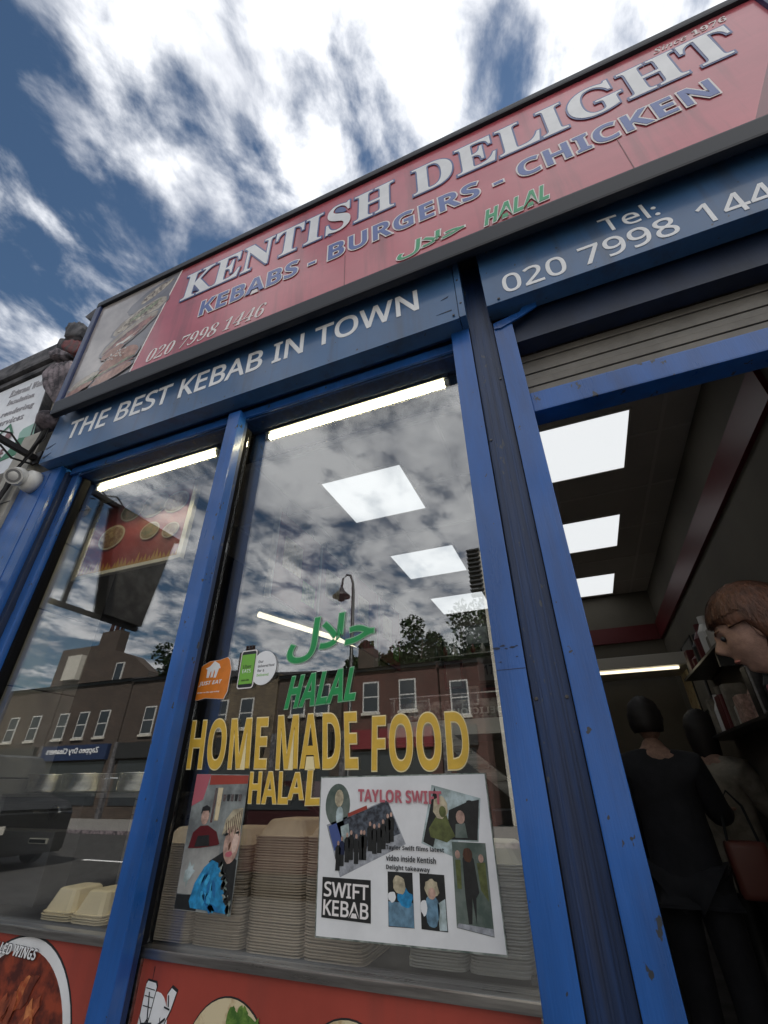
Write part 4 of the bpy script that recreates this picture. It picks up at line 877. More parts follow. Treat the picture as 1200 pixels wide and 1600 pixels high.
# ================================================================== people in the doorway
def skin_mesh(verts, edges, radii, sub=2, root=0):
    me = bpy.data.meshes.new('s'); me.from_pydata(verts, edges, []); o = bpy.data.objects.new('s', me); TS.collection.objects.link(o)
    md = o.modifiers.new('k', 'SKIN'); md.use_smooth_shade = True
    for i, r_ in enumerate(radii):
        sv = me.skin_vertices[0].data[i]; sv.radius = (r_, r_) if not isinstance(r_, tuple) else r_; sv.use_root = (i == root)
    ms = o.modifiers.new('u', 'SUBSURF'); ms.levels = sub
    dg = ts_graph()
    out = bpy.data.meshes.new_from_object(o.evaluated_get(dg)); bpy.data.objects.remove(o); return out
def head_mesh(c, s=1.0, yaw=0, pitch=0):
    """head about 0.23 m high facing local -y"""
    bm = bmesh.new(); bmesh.ops.create_uvsphere(bm, u_segments=72, v_segments=54, radius=1)
    for v in bm.verts:
        x, y, z = v.co
        X, Y, Z = x * .076, y * .096, z * .118
        if z < 0: X *= 1 - .34 * (-z) ** 1.3; Y = Y * (1 - .25 * -z) - .018 * (-z)
        if y < -.2:                       # face: brow, eye sockets, nose, lips, chin
            g = lambda a, b, sx, sz: math.exp(-((x - a) / sx) ** 2 - ((z - b) / sz) ** 2)
            Y -= .026 * g(0, -.16, .16, .17) + .010 * g(0, .02, .13, .2) + .008 * g(0, -.46, .26, .07) + .006 * g(0, -.56, .24, .07) + .012 * g(0, -.80, .3, .12) + .006 * g(0, .22, .5, .08)
            Y += .012 * (g(.36, .04, .16, .10) + g(-.36, .04, .16, .10))
        v.co = (X, Y, Z)
    for sx in (-1, 1):                    # ears
        r = bmesh.ops.create_uvsphere(bm, u_segments=10, v_segments=8, radius=1)
        for v in r['verts']: v.co = Vector((v.co.x * .012 + sx * .076, v.co.y * .018 + .012, v.co.z * .032 - .008))
    mt4 = Matrix.Translation(c) @ Matrix.Rotation(yaw, 4, 'Z') @ Matrix.Rotation(pitch, 4, 'X') @ Matrix.Scale(s, 4); bm.transform(mt4)
    me = bpy.data.meshes.new('head'); bm.to_mesh(me); bm.free(); return me, mt4
def person(label, loc, yaw, h, coat, trousers, hair, arm=((-.05, -.20, 1.13), (-.02, -.42, 1.18)), arm2=((.04, -.06, 1.12), (.05, -.20, .92)), lean=0.0, longhair=False, pitch=0.0, near=False, group='people inside the shop'):
    t = thing('person', label, 'person', loc, group); k = h / 1.75
    Mx = Matrix.Translation(loc) @ Matrix.Rotation(yaw, 4, 'Z')
    def W(p):
        p = Vector(p) * k; p.y -= lean * max(0, p.z - .95 * k); return tuple(Mx @ p)
    def add(name, me, mt): 
        me.materials.clear(); return link(name, me, mt, t, smooth=True)
    aL, aR = arm, arm2
    # body: one surface from hips through neck, arms and legs
    V = [(0, 0, .95), (0, .01, 1.12), (0, .015, 1.30), (0, .01, 1.42), (0, -.005, 1.50), (0, -.015, 1.56),
         (-.17, .01, 1.40), (-.21 + aL[0][0] * .2, (aL[0][1]) * .6, 1.16), (-.20 + aL[1][0], aL[1][1], aL[1][2]),
         (.17, .01, 1.40), (.21 + aR[0][0] * .2, aR[0][1] * .6, 1.14), (.20 + aR[1][0], aR[1][1], aR[1][2]),
         (-.09, 0, .88), (-.10, -.02, .49), (-.10, .02, .09), (.09, 0, .88), (.10, -.03, .49), (.10, .03, .09)]
    Eg = [(0, 1), (1, 2), (2, 3), (3, 4), (4, 5), (3, 6), (6, 7), (7, 8), (3, 9), (9, 10), (10, 11), (0, 12), (12, 13), (13, 14), (0, 15), (15, 16), (16, 17)]
    rad = [(.145, .105), (.13, .095), (.155, .11), (.12, .09), .056, .052, .066, .044, .026, .066, .044, .026, .085, .056, .040, .085, .056, .040]
    add('body', skin_mesh([W(v) for v in V], Eg, [tuple(q * k for q in r) if isinstance(r, tuple) else r * k for r in rad]), m_skin)
    ji = [0, 1, 2, 3, 6, 7, 8, 9, 10, 11]; JV = [W(V[i]) for i in ji] + [W((0, .0, .80)), W((0, .0, 1.50))]
    jr = [(.185, .145), (.175, .135), (.195, .145), (.15, .12), .092, .068, .050, .092, .068, .050, (.185, .145), .078]
    JE = [(0, 1), (1, 2), (2, 3), (3, 4), (4, 5), (5, 6), (3, 7), (7, 8), (8, 9), (0, 10), (3, 11)]
    add('jacket', skin_mesh(JV, JE, [tuple(q * k for q in r) if isinstance(r, tuple) else r * k for r in jr]), coat)
    ti = [0, 12, 13, 14, 15, 16, 17]; add('trousers', skin_mesh([W(V[i]) for i in ti], [(0, 1), (1, 2), (2, 3), (0, 4), (4, 5), (5, 6)], [(.165 * k, .125 * k), .115 * k, .082 * k, .066 * k, .115 * k, .082 * k, .066 * k]), trousers)
    for sx in (-1, 1):
        add('shoe', skin_mesh([W((sx * .10, .05, .045)), W((sx * .10, -.06, .045)), W((sx * .11, -.15, .038))], [(0, 1), (1, 2)], [.046 * k, .046 * k, .034 * k]), m_foamw if hair is m_hair and not longhair else m_ink)
        hp = Vector(V[8] if sx < 0 else V[11]); el = Vector(V[7] if sx < 0 else V[10]); d = (hp - el).normalized(); side = d.cross(Vector((0, 0, 1))).normalized(); up = side.cross(d)
        hv = [W(hp), W(hp + d * .075)]; he = [(0, 1)]; hr = [.026 * k, (.036 * k, .018 * k)]
        for fi, (o_, L) in enumerate(((-.030, .070), (-.010, .080), (.010, .076), (.028, .060))):
            b0 = len(hv); hv += [W(hp + d * .09 + side * o_), W(hp + d * (.09 + L * .5) + side * o_ - up * .010), W(hp + d * (.085 + L * .85) + side * o_ - up * .035)]; he += [(1, b0), (b0, b0 + 1), (b0 + 1, b0 + 2)]; hr += [.0095 * k, .0088 * k, .0075 * k]
        b0 = len(hv); hv += [W(hp + d * .04 + side * .036 * -sx), W(hp + d * .085 + side * .058 * -sx)]; he += [(0, b0), (b0, b0 + 1)]; hr += [.011 * k, .009 * k]
        add('hand', skin_mesh(hv, he, hr, 1), m_skin)
    hc = Vector((0, -.035, 1.645)) * k; hc.y -= lean * (hc.z - .95 * k); c = Mx @ hc
    me, mt4 = head_mesh(c, k * (.94 if near else 1), yaw, pitch); add('head', me, m_skin)
    for sx in (-1, 1):
        bm = bmesh.new(); bmesh.ops.create_uvsphere(bm, u_segments=10, v_segments=8, radius=.0085); bmesh.ops.translate(bm, vec=(sx * .029, -.0835, .006), verts=bm.verts); bm.transform(mt4); obj('eye', bm, m_ink, t, smooth=True)
    bm = bmesh.new(); bmesh.ops.create_uvsphere(bm, u_segments=28, v_segments=20, radius=1)
    rr = random.Random(5)
    for v in bm.verts:
        x, y, z = v.co; lo = -.35 if not longhair else -1.6
        Z = z * .136 + .012; Y = y * .122 + .014; X = x * .097
        if y < -.15 and z < .30: Y = max(Y, -.055); X *= .97; Z = max(Z, .02)
        if y >= -.15 and z < -.1: Z = max(Z, -.06) if not longhair else Z - .16 * (-z)
        n_ = 1 + .05 * math.sin(x * 23 + z * 17) * math.cos(y * 19); v.co = (X * n_, Y * n_, Z * n_)
    bm.transform(mt4); obj('hair', bm, hair, t, smooth=True)
    if near:
        vs_, fs_ = [], []
        for q in range(2600):              # strands laid over the cap of hair, from the crown outwards
            az = rr.uniform(0, 6.283); e0 = rr.uniform(.15, 1.2); L = rr.uniform(.35, .8); w_ = rr.uniform(.0006, .0012); wob = rr.uniform(-.35, .35); row = []
            for s_ in range(6):
                th = e0 + L * s_ / 5; a2 = az + wob * s_ / 5
                x, y, z = math.sin(th) * math.cos(a2), math.sin(th) * math.sin(a2), math.cos(th)
                if y < -.15 and z < .28: break
                if z < -.12: break
                lift = 1.01 + .02 * rr.random() + .012 * s_ / 5
                p = Vector((x * .097, y * .122 + .014, z * .136 + .012)) * lift; tg = Vector((-math.sin(a2), math.cos(a2), 0)) * w_
                row.append((p - tg, p + tg))
            for s_ in range(len(row) - 1):
                i = len(vs_); vs_ += [row[s_][0], row[s_][1], row[s_ + 1][1], row[s_ + 1][0]]; fs_.append((i, i + 1, i + 2, i + 3))
        me = bpy.data.meshes.new('hair_strands'); me.from_pydata(vs_, [], fs_); me.transform(mt4); link('hair_strands', me, hair, t)
        for sx in (-1, 1):
            bm = bmesh.new(); tube(bm, [(sx * .014, -.098, .024), (sx * .030, -.094, .030), (sx * .046, -.082, .026)], [.0022, .003, .0015], 6); bm.transform(mt4); obj('eyebrow', bm, hair, t)
        bm = bmesh.new(); tube(bm, [(-.022, -.083, -.062), (-.008, -.0925, -.0585), (.008, -.0925, -.0585), (.022, -.083, -.062)], [.002, .005, .005, .002], 8); bm.transform(mt4); obj('lips', bm, m_lips, t, smooth=True)
    return t
m_lips = mat('lips', (.34, .13, .11), .5)
m_hairb = mat('black_hair', (0.015, 0.012, 0.012), .6)
person('brown haired customer in a dark jacket just inside the right edge of the doorway', (.612, .33, .06), R(-108), 1.765, m_coatd, m_navycl, m_hair, arm=((0, 0, 0), (-.02, -.02, .90)), arm2=((0, 0, 0), (.02, -.10, .88)), lean=.10, pitch=R(14), near=True)
person('figure in dark clothes queuing with their back to the street left in the doorway', (.36, 2.15, .06), R(165), 1.72, m_coatd, m_coatd, m_hairb)
person('person in a pale shirt further back in the queue inside the doorway', (.74, 2.75, .06), R(140), 1.70, m_beige, m_ink, m_hairb, longhair=True)
person('worker in a dark red shirt behind the serving counter', (.15, 3.95, .06), R(10), 1.75, m_redb, m_ink, m_hairb)
t = thing('handbag', 'small dark red brown bag hanging beside the queue in the doorway', 'bag', (.62, 2.2, .7)); bm = bmesh.new(); box(bm, .56, .74, 2.10, 2.20, .86, 1.10, bev=.03); obj('bag_body', bm, mat('brown_leather', (.12, .035, .025), .45), t, smooth=True)
bm = bmesh.new(); tube(bm, [(.58, 2.15, 1.09), (.60, 2.15, 1.25), (.65, 2.15, 1.32), (.70, 2.15, 1.25), (.72, 2.15, 1.09)], .007, 6); obj('strap', bm, m_ink, t)

# ================================================================== left neighbour, corbel, cables, camera
nb = thing('neighbour_building', 'low pale building with a dark stone cornice left of the shop', 'building', (-5, 0, 0))
B('wall', m_render, nb, -12, -2.98, 0.06, 6.0, 0, 4.25); B('cornice', m_stoned, nb, -12, -2.99, -.02, .30, 4.06, 4.12, bev=.02); B('cornice_top', m_stoned, nb, -12, -2.97, -.05, .34, 4.125, 4.31, bev=.03)
B('pilaster', m_render, nb, -2.978, -2.768, -.02, .16, 0, 3.3, bev=.006); B('window', m_pane, nb, -5.2, -3.4, .03, .059, .9, 2.7)
for z in (.55, 1.1, 1.65, 2.2, 2.75): B('stone_joint', m_stoned, nb, -2.979, -2.767, -.0212, -.0200, z, z + .008)
ad = thing('advert_board', 'white insulation company board with a green house logo on the next building', 'advert board', (-4, 0, 3))
P('board', m_paper, ad, [(-7.5, 3.02), (-2.895, 3.05), (-3.15, 4.04), (-7.5, 4.04)], .0, .058)
m_grey = mat('faded_grey_ink', (.36, .35, .38), .6)
P('edge_trim', m_stoned, ad, [(-2.893, 3.05), (-2.880, 3.05), (-3.135, 4.04), (-3.148, 4.04)], -.004, .06)
text('advert_lettering', 'External Wall', (-3.56, 3.905), (-3.17, 3.885), (-3.58, 3.985), -.003, .002, m_grey, ad, SERI)
text('advert_lettering', 'Insulation', (-3.52, 3.805), (-3.20, 3.775), (-3.54, 3.865), -.003, .002, m_grey, ad, SERI)
text('advert_lettering', '& rendering', (-3.58, 3.665), (-3.13, 3.640), (-3.60, 3.740), -.003, .002, m_grey, ad, SERI)
text('advert_lettering', 'services', (-3.50, 3.575), (-3.18, 3.555), (-3.52, 3.640), -.003, .002, m_grey, ad, SERI)
m_lg2 = mat('logo_pale_green', (.30, .50, .42), .5); m_lg1 = mat('logo_green', (.03, .18, .085), .5); m_lgr = mat('logo_brown_red', (.22, .10, .10), .5)
P('logo_hill', m_lg2, ad, [(-2.985, 3.45), (-3.10, 3.432), (-3.12, 3.40), (-3.09, 3.33), (-2.925, 3.295)], -.002, .002)
P('logo_hill', m_lg1, ad, [(-3.09, 3.345), (-2.945, 3.315), (-2.912, 3.19), (-3.20, 3.17), (-3.13, 3.26)], -.003, .0025)
for k, (x, z) in enumerate(((-3.30, 3.47), (-3.42, 3.41))):
    P('logo_roof', m_lg1, ad, [(x - .09, z - .01), (x, z + .08), (x + .10, z - .04), (x + .085, z - .05), (x, z + .05), (x - .08, z - .02)], -.004 - k * .001, .001)
    P('logo_wall', m_lgr, ad, [(x + .03, z - .02), (x + .10, z - .05), (x + .09, z - .09), (x + .02, z - .07)], -.0065, .001)
text('advert_lettering', 'HOME', (-3.44, 3.23), (-3.18, 3.20), (-3.45, 3.32), -.004, .002, m_lgr, ad, SANB)

cb = thing('stone_corbel', 'weathered carved stone corbel with traces of red paint beside the sign', 'corbel', (-2.75, -.1, 3.2))
def prof(name, pts, x0, x1, mt, bev=.012, smooth=False):
    bm = bmesh.new(); plate(bm, pts, x0, x1 - x0, 'x')
    if bev: bmesh.ops.bevel(bm, geom=list(bm.edges), offset=bev, segments=2, affect='EDGES')
    return obj(name, bm, mt, cb, smooth=smooth)
def slabc(name, pts, y0, th, mt, bev=.012):
    bm = bmesh.new(); plate(bm, pts, y0, th); bmesh.ops.bevel(bm, geom=list(bm.edges), offset=bev, segments=3, affect='EDGES')
    bmesh.ops.triangulate(bm, faces=[f for f in bm.faces if len(f.verts) > 4]); bmesh.ops.subdivide_edges(bm, edges=[e for e in bm.edges if e.calc_length() > .03], cuts=2, use_grid_fill=True)
    for v in bm.verts: v.co += v.normal * .006 * math.sin(v.co.x * 70 + v.co.z * 31) * math.cos(v.co.y * 60 + v.co.z * 55)
    return obj(name, bm, mt, cb, smooth=True)
slabc('cap_stone', [(-3.01, 4.30), (-2.99, 4.375), (-2.90, 4.35), (-2.815, 4.28), (-2.73, 4.19), (-2.68, 4.02), (-2.80, 4.10), (-2.95, 4.16)], -.12, .16, m_stoned, .02)
slabc('carved_block', [(-2.96, 4.155), (-2.80, 4.095), (-2.68, 4.015), (-2.645, 3.86), (-2.72, 3.875), (-2.83, 3.95), (-2.92, 4.035)], -.115, .15, m_stonered, .018)
slabc('side_block', [(-3.11, 4.24), (-3.08, 4.283), (-3.0, 4.265), (-2.965, 4.07), (-3.06, 4.10)], -.08, .12, m_stoned, .015)
slabc('neck_ledge', [(-3.033, 4.052), (-2.92, 4.028), (-2.712, 3.872), (-2.712, 3.840), (-2.89, 3.935), (-2.955, 3.944)], -.13, .16, m_stone, .008)
slabc('scroll_body', [(-2.945, 3.875), (-2.86, 3.895), (-2.67, 3.815), (-2.605, 3.615), (-2.60, 3.37), (-2.655, 3.41), (-2.88, 3.737)], -.07, .10, m_stone, .02)
bm = bmesh.new()
for i in range(5):
    u = i / 4; tube(bm, [(-2.92 + u * .20, -.09, 3.88 - u * .06), (-2.90 + u * .23, -.11, 3.76 - u * .02), (-2.82 + u * .20, -.105, 3.62), (-2.70 + u * .09, -.09, 3.48), (-2.645 + u * .035, -.07, 3.39)], [.020, .028, .027, .020, .010], 10)
obj('scroll_flute', bm, m_stone, cb, smooth=True)
bm = bmesh.new(); r = bmesh.ops.create_icosphere(bm, subdivisions=4, radius=.068)
for v in r['verts']: v.co *= 1 + .13 * math.sin(v.co.x * 45 + 1) * math.cos(v.co.z * 50) + .05 * math.sin(v.co.y * 90); v.co += Vector((-2.665, -.07, 3.285))
obj('carved_foot', bm, m_stone, cb, smooth=True)
t = thing('cap_slab', 'dark broken slate slab at the top left corner of the red sign', 'slab', (-2.62, -.05, 4.26))
P('slab', m_stoned, t, [(-2.85, 4.385), (-2.77, 4.435), (-2.60, 4.44), (-2.50, 4.425), (-2.34, 4.405), (-2.33, 4.37), (-2.60, 4.365), (-2.66, 4.24), (-2.74, 4.29)], -.10, .12)

m_greyp = mat('grey_camera_plastic', (.20, .20, .20), .4)
cc = thing('security_camera', 'white dome security camera at the top of the left pilaster', 'security camera', (-2.70, -.05, 2.85))
bm = bmesh.new(); lathe(bm, [(.001, 0), (.066, 0), (.068, -.02), (.060, -.05), (.001, -.055)], (-2.645, 0.0, 2.855), 32, 'y'); obj('base', bm, m_camw, cc, smooth=True)
def ball(name, c, r_, mt, par, sub=3):
    bm = bmesh.new(); bmesh.ops.create_icosphere(bm, subdivisions=sub, radius=r_); bmesh.ops.translate(bm, vec=c, verts=bm.verts); return obj(name, bm, mt, par, smooth=True)
ball('housing', (-2.672, -.080, 2.860), .054, m_camw, cc)
d_ = Vector((.52, -.68, -.50)).normalized(); c0 = Vector((-2.672, -.080, 2.860))
bm = bmesh.new(); tube(bm, [c0 + d_ * .015, c0 + d_ * .046], .047, 24); obj('front_ring', bm, m_camw, cc, smooth=False)
bm = bmesh.new(); tube(bm, [c0 + d_ * .03, c0 + d_ * .0470], .038, 24); obj('lens_window', bm, m_greyp, cc)
bm = bmesh.new(); tube(bm, [c0 + d_ * .035, c0 + d_ * .0490], .012, 16); obj('lens', bm, m_ink, cc)
m_cable = mat('black_cable', (.018, .017, .018), .6, var=.4, vs=30)
rr = random.Random(8)
for k in range(7):
    bm = bmesh.new(); j = lambda s=.012: rr.uniform(-s, s)
    base = [(-2.655, -.06, 3.36), (-2.665, -.06, 3.25), (-2.69, -.05, 3.16), (-2.735, -.05, 3.06), (-2.79, -.045, 2.97), (-2.815, -.04, 2.88), (-2.83, -.04, 2.74), (-2.85, -.04, 2.60), (-2.87, -.04, 2.40), (-2.88, -.04, 1.6), (-2.88, -.04, .3)]
    pts = [(x + j() + (k - 3) * .007, y - abs(j()) , z) for x, y, z in base]; tube(bm, pts, .0075 if k < 4 else .005, 8)
    o = obj('wall_cable', bm, m_cable, None, smooth=True); o['label'] = 'black cable in the bundle running down beside the left pilaster'; o['category'] = 'cable'; o['group'] = 'black cables beside the pilaster'
for z in (3.06, 2.9, 2.72, 2.5):
    pass
# projecting sign on a bracket, mostly seen mirrored in the left window
ps = thing('projecting_sign', 'dark projecting sign on an iron arm at the left edge, mirrored in the window', 'projecting sign', (-2.75, 0, 3.0))
B('arm', m_cable, ps, -2.768, -2.735, -.95, .0, 3.048, 3.078); B('arm', m_cable, ps, -2.765, -2.738, -.80, .0, 2.285, 2.310); B('post', m_cable, ps, -2.765, -2.738, -.262, -.238, 2.3105, 3.0475)
B('wall_plate', m_cable, ps, -2.79, -2.71, -.012, -.0, 3.02, 3.11)
bm = bmesh.new(); tube(bm, [(-2.752, -.01, 3.02), (-2.752, -.12, 2.99), (-2.752, -.20, 3.03)], .006, 6); tube(bm, [(-2.752, -.10, 3.08), (-2.752, -.18, 3.13), (-2.752, -.26, 3.09), (-2.752, -.34, 3.13), (-2.752, -.42, 3.08)], .006, 6); obj('scroll', bm, m_cable, ps)
P('sign_box', mat('dirty_sign_back', (.16, .155, .14), .6, vcol=(.05, .045, .04), vs=9), ps, [(-.36, 3.046), (-.88, 3.046), (-.79, 2.312), (-.51, 2.312)], -2.80, .10, 'x')
P('sign_box_edge', m_cable, ps, [(-.34, 3.047), (-.40, 3.047), (-.54, 2.3115), (-.49, 2.3115)], -2.802, .104, 'x')
ch = thing('chimney', 'pale chimney pot showing just above the top edge of the red sign', 'chimney', (-2.6, 4.6, 9))
B('stack', m_bk2, ch, -3.0, -2.3, 3.9, 4.9, 9.0, 13.2); bm = bmesh.new(); lathe(bm, [(.14, 13.2), (.12, 13.3), (.11, 14.05), (.14, 14.1), (.14, 14.2), (.09, 14.2)], (-2.56, 4.4, 0), 20); obj('pot', bm, m_alu, ch, smooth=True)

# ================================================================== the far side of the street, seen mirrored in the glass
def house(x0, x1, ez, wins, wallm, sign_m, label, chim=True, roofh=.9, winw=.86, wz=(4.05, 5.55)):
    h = thing('terraced_house', label, 'house', ((x0 + x1) / 2, -20, 0), 'terraced houses across the road')
    B('wall', wallm, h, x0, x1, -28, -20, 0, ez)
    bm = bmesh.new(); plate(bm, [(-20 + .25, ez), (-24, ez + roofh), (-28, ez)], x0, x1 - x0, 'x'); obj('roof', bm, m_slate, h)
    B('gutter', m_ink, h, x0, x1, -19.998, -19.86, ez - .14, ez - .02)
    for x in wins:
        f = B('window', m_brickw, h, x - winw / 2, x + winw / 2, -19.998, -19.95, wz[0], wz[1])
        zm = (wz[0] + wz[1]) / 2
        B('pane', m_pane, f, x - winw / 2 + .07, x + winw / 2 - .07, -19.949, -19.940, wz[0] + .07, zm - .035); B('pane', m_pane, f, x - winw / 2 + .07, x + winw / 2 - .07, -19.949, -19.940, zm + .035, wz[1] - .07)
        B('window_sill', m_render, h, x - winw / 2 - .06, x + winw / 2 + .06, -19.998, -19.88, wz[0] - .12, wz[0] - .005)
    B('shop_fascia', sign_m, h, x0 + .35, x1 - .35, -19.998, -19.75, 2.85, 3.65); B('shop_window', m_pane, h, x0 + .5, x1 - .5, -19.998, -19.96, .6, 2.75); B('shop_pillar', m_stoned, h, x0, x0 + .28, -19.998, -19.80, 0, 3.70)
    if chim:
        c = B('chimney', m_bk1, h, x1 - 1.1, x1 + -.1, -25.0, -24.2, ez + 1.0, ez + roofh + 1.3)
        for q in (0, 1, 2):
            bm = bmesh.new(); zt = ez + roofh + 1.3; lathe(bm, [(.12, zt), (.09, zt + .5), (.12, zt + .52), (.08, zt + .52)], (x1 - .85 + q * .26, -24.6, 0), 12); obj('chimney_pot', bm, m_bk3, c, smooth=True)
    return h
m_sb = mat('navy_shop_fascia', (.012, .025, .07), .5); m_sk = mat('dark_shop_fascia', (.02, .02, .02), .5); m_sr = mat('maroon_shop_fascia', (.14, .015, .02), .5)
house(-46, -37.2, 7.3, [-44, -41, -38.5], m_bk1, m_sk, 'brown brick terraced house farthest along the row mirrored in the left window')
h1 = house(-37, -31.9, 7.3, [-35.6, -33.4], m_bk1, m_sk, 'brown brick terraced house with a black shop fascia mirrored in the left window', chim=False)
h2 = house(-31.8, -25.6, 7.3, [-30.8, -29.0, -27.2], m_bk1, m_sb, 'brown brick terraced house over the navy dry cleaners fascia mirrored in the glass', chim=False)
text('fascia_lettering', 'Zappeo Dry Cleaners', (-26.6, 3.12), (-31.0, 3.12), (-26.6, 3.50), -19.74, .01, m_lwhite, h2, SAN, base_off=.02)
house(-25.5, -20.0, 7.2, [-23.5, -21.3], m_bk1, m_sk, 'brown brick terraced house mirrored beside the central window post')
house(-19.9, -14.8, 6.7, [-18.3, -16.6], m_bk2, m_sk, 'yellow brick terraced house mirrored behind the orange sticker', chim=False)
house(-14.7, -10.9, 6.5, [-13.4, -12.0], m_bk1, m_sk, 'dark brick terraced house mirrored behind the green lettering', wz=(4.5, 5.9))
house(-10.8, -5.9, 6.45, [-9.3, -7.4], m_bk3, m_sr, 'red brick terraced house mirrored behind the word FOOD', wz=(4.4, 5.8), chim=False)
house(-5.8, -3.9, 6.4, [-4.9], m_bk3, m_sk, 'narrow red brick house mirrored near the right window post', chim=False)
gb = thing('gabled_house', 'tall brick house with a chimney stack mirrored in the left window', 'house', (-33, -24, 0), 'tall houses behind the terrace')
P('wall', m_bk1, gb, [(-37.5, 0), (-27.6, 0), (-27.6, 8.5), (-29.5, 9.7), (-33.5, 10.9), (-37.5, 10.9)], -23.6, .9)
B('roof', m_slate, gb, -37.5, -28.5, -23.4, -23.0, 0, 8.4)
B('bay', m_render, gb, -36.0, -34.5, -22.69, -22.3, 8.4, 10.2); f = B('window', m_brickw, gb, -30.9, -30.1, -22.69, -22.6, 8.0, 9.3); B('pane', m_pane, f, -30.82, -30.18, -22.599, -22.59, 8.08, 9.22)
c = B('chimney', m_bk1, gb, -33.6, -31.6, -23.5, -22.72, 10.0, 11.9)
for q in range(3):
    bm = bmesh.new(); lathe(bm, [(.16, 11.9), (.12, 12.6), (.15, 12.65), (.1, 12.65)], (-33.2 + q * .6, -23.1, 0), 12); obj('chimney_pot', bm, m_bk3, c, smooth=True)
bm = bmesh.new(); tube(bm, [(-31.8, -23, 11.9), (-31.7, -23, 14.4)], .03, 6); tube(bm, [(-32.4, -23, 14.3), (-31.2, -23, 14.3)], .025, 6); tube(bm, [(-32.2, -23, 13.8), (-31.4, -23, 13.8)], .025, 6); obj('aerial', bm, m_ink, gb)
tb = thing('tall_block', 'tall grey gable end mirrored at the right edge of the right hand window', 'building', (0, -20, 0))
B('wall', m_render, tb, -3.3, 7, -28, -20.3, 0, 12.0); bm = bmesh.new()
for k in range(11): box(bm, -3.9, -3.2, -20.6, -20.2, 9.6 + k * .25, 9.68 + k * .25)
obj('edge_spikes', bm, m_ink, tb); 
for k in range(3): B('window', m_pane, tb, -1.5 + k * 2.6, -.4 + k * 2.6, -20.299, -20.26, 4, 5.6)
house(7.2, 13, 7.2, [8.6, 11], m_bk1, m_sk, 'brown brick terraced house right of the tall grey gable, across the road'); 
# trees behind the houses
def tree(x, y, h, r_, seed, label):
    t = thing('tree', label, 'tree', (x, y, 0), 'trees behind the terrace'); rr = random.Random(seed)
    bm = bmesh.new(); tube(bm, [(x, y, 0), (x + .1, y, h * .35), (x - .1, y, h * .7)], [.3, .2, .08], 8)
    for k in range(6): a = rr.uniform(0, 6.3); tube(bm, [(x, y, h * .4), (x + r_ * .5 * math.cos(a), y + r_ * .5 * math.sin(a), h * rr.uniform(.6, .85))], [.12, .03], 6)
    obj('trunk', bm, m_bark, t)
    vs, fs = [], []
    cl = [(rr.gauss(0, .45) * r_, rr.gauss(0, .42) * r_, h * .68 + rr.gauss(0, .13) * h, rr.uniform(.25, .45) * r_) for _ in range(28)]
    for k in range(9000):
        c = rr.choice(cl); d = Vector((rr.gauss(0, 1), rr.gauss(0, 1), rr.gauss(0, 1))).normalized() * c[3] * rr.random() ** .35
        p = Vector((x + c[0], y + c[1], c[2])) + d; a = Vector((rr.gauss(0, 1), rr.gauss(0, 1), rr.gauss(0, 1))).normalized(); b = a.orthogonal().normalized(); s = rr.uniform(.11, .22); i = len(vs)
        vs += [p - a * s, p + b * s * .5, p + a * s, p - b * s * .5]; fs.append((i, i + 1, i + 2, i + 3))
    me = bpy.data.meshes.new('crown'); me.from_pydata(vs, [], fs); link('crown', me, m_leaf, t)
tree(-10.2, -30, 12.6, 2.9, 1, 'leafy dark tree mirrored above the roofs left of the back wall pictures')
tree(-5.3, -30, 13.6, 3.6, 2, 'largest dark tree mirrored near the right window post')
tree(-14.5, -31, 11.3, 1.6, 5, 'small dark tree mirrored behind the Arabic lettering')
tree(-32.5, -30, 12.2, 2.6, 4, 'rounded dark tree mirrored beside the central window post')
# lamp post with swan neck
lp = thing('street_lamp', 'black swan neck street lamp mirrored in the right hand window', 'street lamp', (-5.2, -9, 0))
bm = bmesh.new(); X, Y = -5.08, -9
tube(bm, [(X, Y, -.11), (X, Y, 1.0), (X, Y, 1.02), (X, Y, 5.9), (X - .02, Y, 6.2), (X - .10, Y, 6.42), (X - .22, Y, 6.45), (X - .33, Y, 6.35), (X - .36, Y, 6.1)], [.09, .08, .05, .045, .035, .03, .03, .03, .03], 10); obj('pole', bm, m_ink, lp, smooth=True)
bm = bmesh.new(); lathe(bm, [(.03, 6.12), (.06, 6.06), (.09, 6.0), (.24, 5.86), (.25, 5.82), (.10, 5.82), (.09, 5.72), (.001, 5.68)], (X - .36, Y, 0), 18); obj('lantern', bm, m_ink, lp, smooth=True)
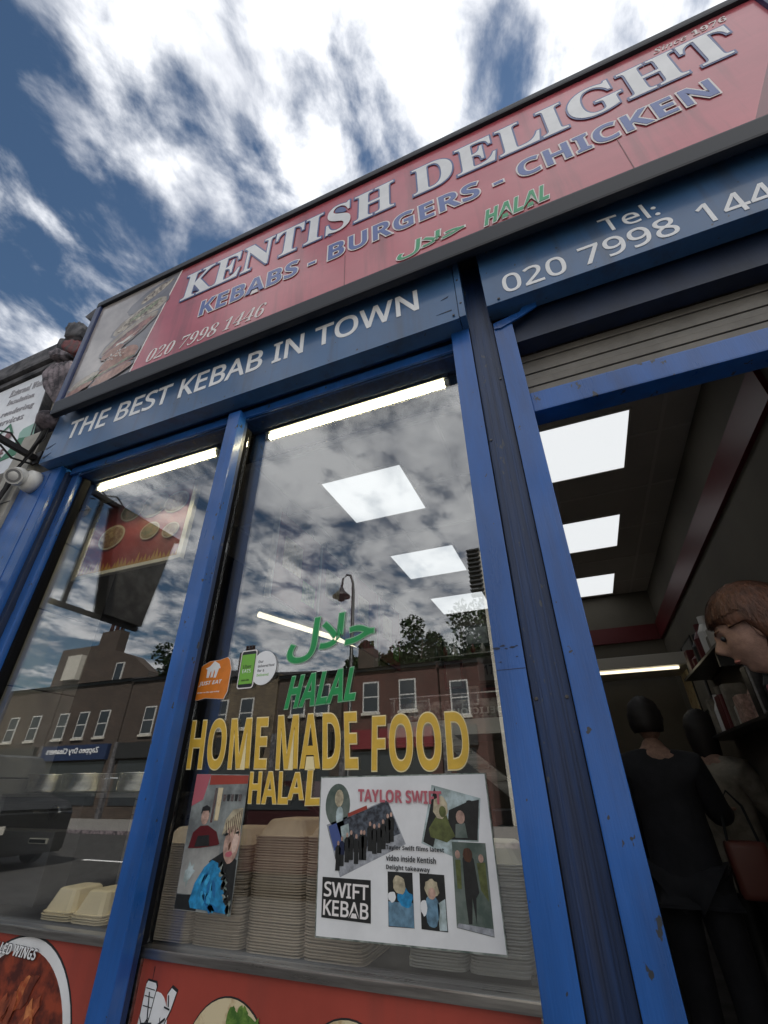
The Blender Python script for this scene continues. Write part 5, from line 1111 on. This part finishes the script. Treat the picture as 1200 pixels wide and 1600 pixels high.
# parked vehicles
def vehicle(name, label, cat, x, y, L, prof_, glassp, mt, wr=.33):
    t = thing(name, label, cat, (x, y, -.11), 'vehicles parked across the lane'); W_ = 1.8
    bm = bmesh.new(); plate(bm, [(x + a * L, z) for a, z in prof_], y - W_ / 2, W_)
    bmesh.ops.bevel(bm, geom=list(bm.edges), offset=.05, segments=2, affect='EDGES'); obj('body', bm, mt, t, smooth=False)
    for g in glassp: P('side_window', m_pane, t, [(x + a * L, z) for a, z in g], y + W_ / 2 - .005, .02)
    for a in (.18, .80):
        for sy in (-1, 1):
            bm = bmesh.new(); lathe(bm, [(.001, -.1), (wr * .6, -.1), (wr, -.08), (wr, .08), (wr * .6, .1), (.001, .1)], (x + a * L, y + sy * (W_ / 2 - .06), wr - .11), 20, 'y'); wh = obj('wheel', bm, m_black, t)
            bm = bmesh.new(); lathe(bm, [(.001, .105 * sy), (wr * .58, .105 * sy), (wr * .6, .09 * sy)], (x + a * L, y + sy * (W_ / 2 - .06), wr - .11), 16, 'y'); obj('rim', bm, m_steel, wh)
    B('headlight', m_alu, t, x + L - .08, x + L + .012, y + W_ / 2 - .3, y + W_ / 2 - .12, .55, .7)
m_vand = mat('dark_van_paint', (.008, .009, .010), .45, coat=.15); m_card = mat('dark_car_paint', (.03, .008, .009), .4, coat=.2)
vehicle('parked_van', 'dark van parked at the kerb, mirrored in the lower left window', 'van', -16.6, -6.9, 4.8, [(0, .15), (1, .15), (1.0, .95), (.96, 1.12), (.82, 1.22), (.66, 2.05), (.60, 2.12), (.02, 2.12), (0, 2.0)], [[(.52, 1.3), (.77, 1.3), (.655, 1.95), (.52, 1.95)]], m_vand)
vehicle('parked_car', 'dark red car parked at the kerb, mirrored at the right of the window', 'car', -7.2, -6.9, 4.3, [(0, .2), (1, .2), (1, .75), (.95, .9), (.74, 1.0), (.60, 1.45), (.25, 1.45), (.08, 1.05), (0, .95)], [[(.28, 1.05), (.68, 1.05), (.58, 1.38), (.29, 1.38)]], m_card)
vehicle('parked_car', 'dark grey car parked at the kerb, mirrored under the yellow letters', 'car', -24.5, -6.9, 4.4, [(0, .2), (1, .2), (1, .75), (.95, .9), (.74, 1.0), (.60, 1.45), (.25, 1.45), (.08, 1.05), (0, .95)], [[(.28, 1.05), (.68, 1.05), (.58, 1.38), (.29, 1.38)]], m_vand)

bpy.data.scenes.remove(TS)
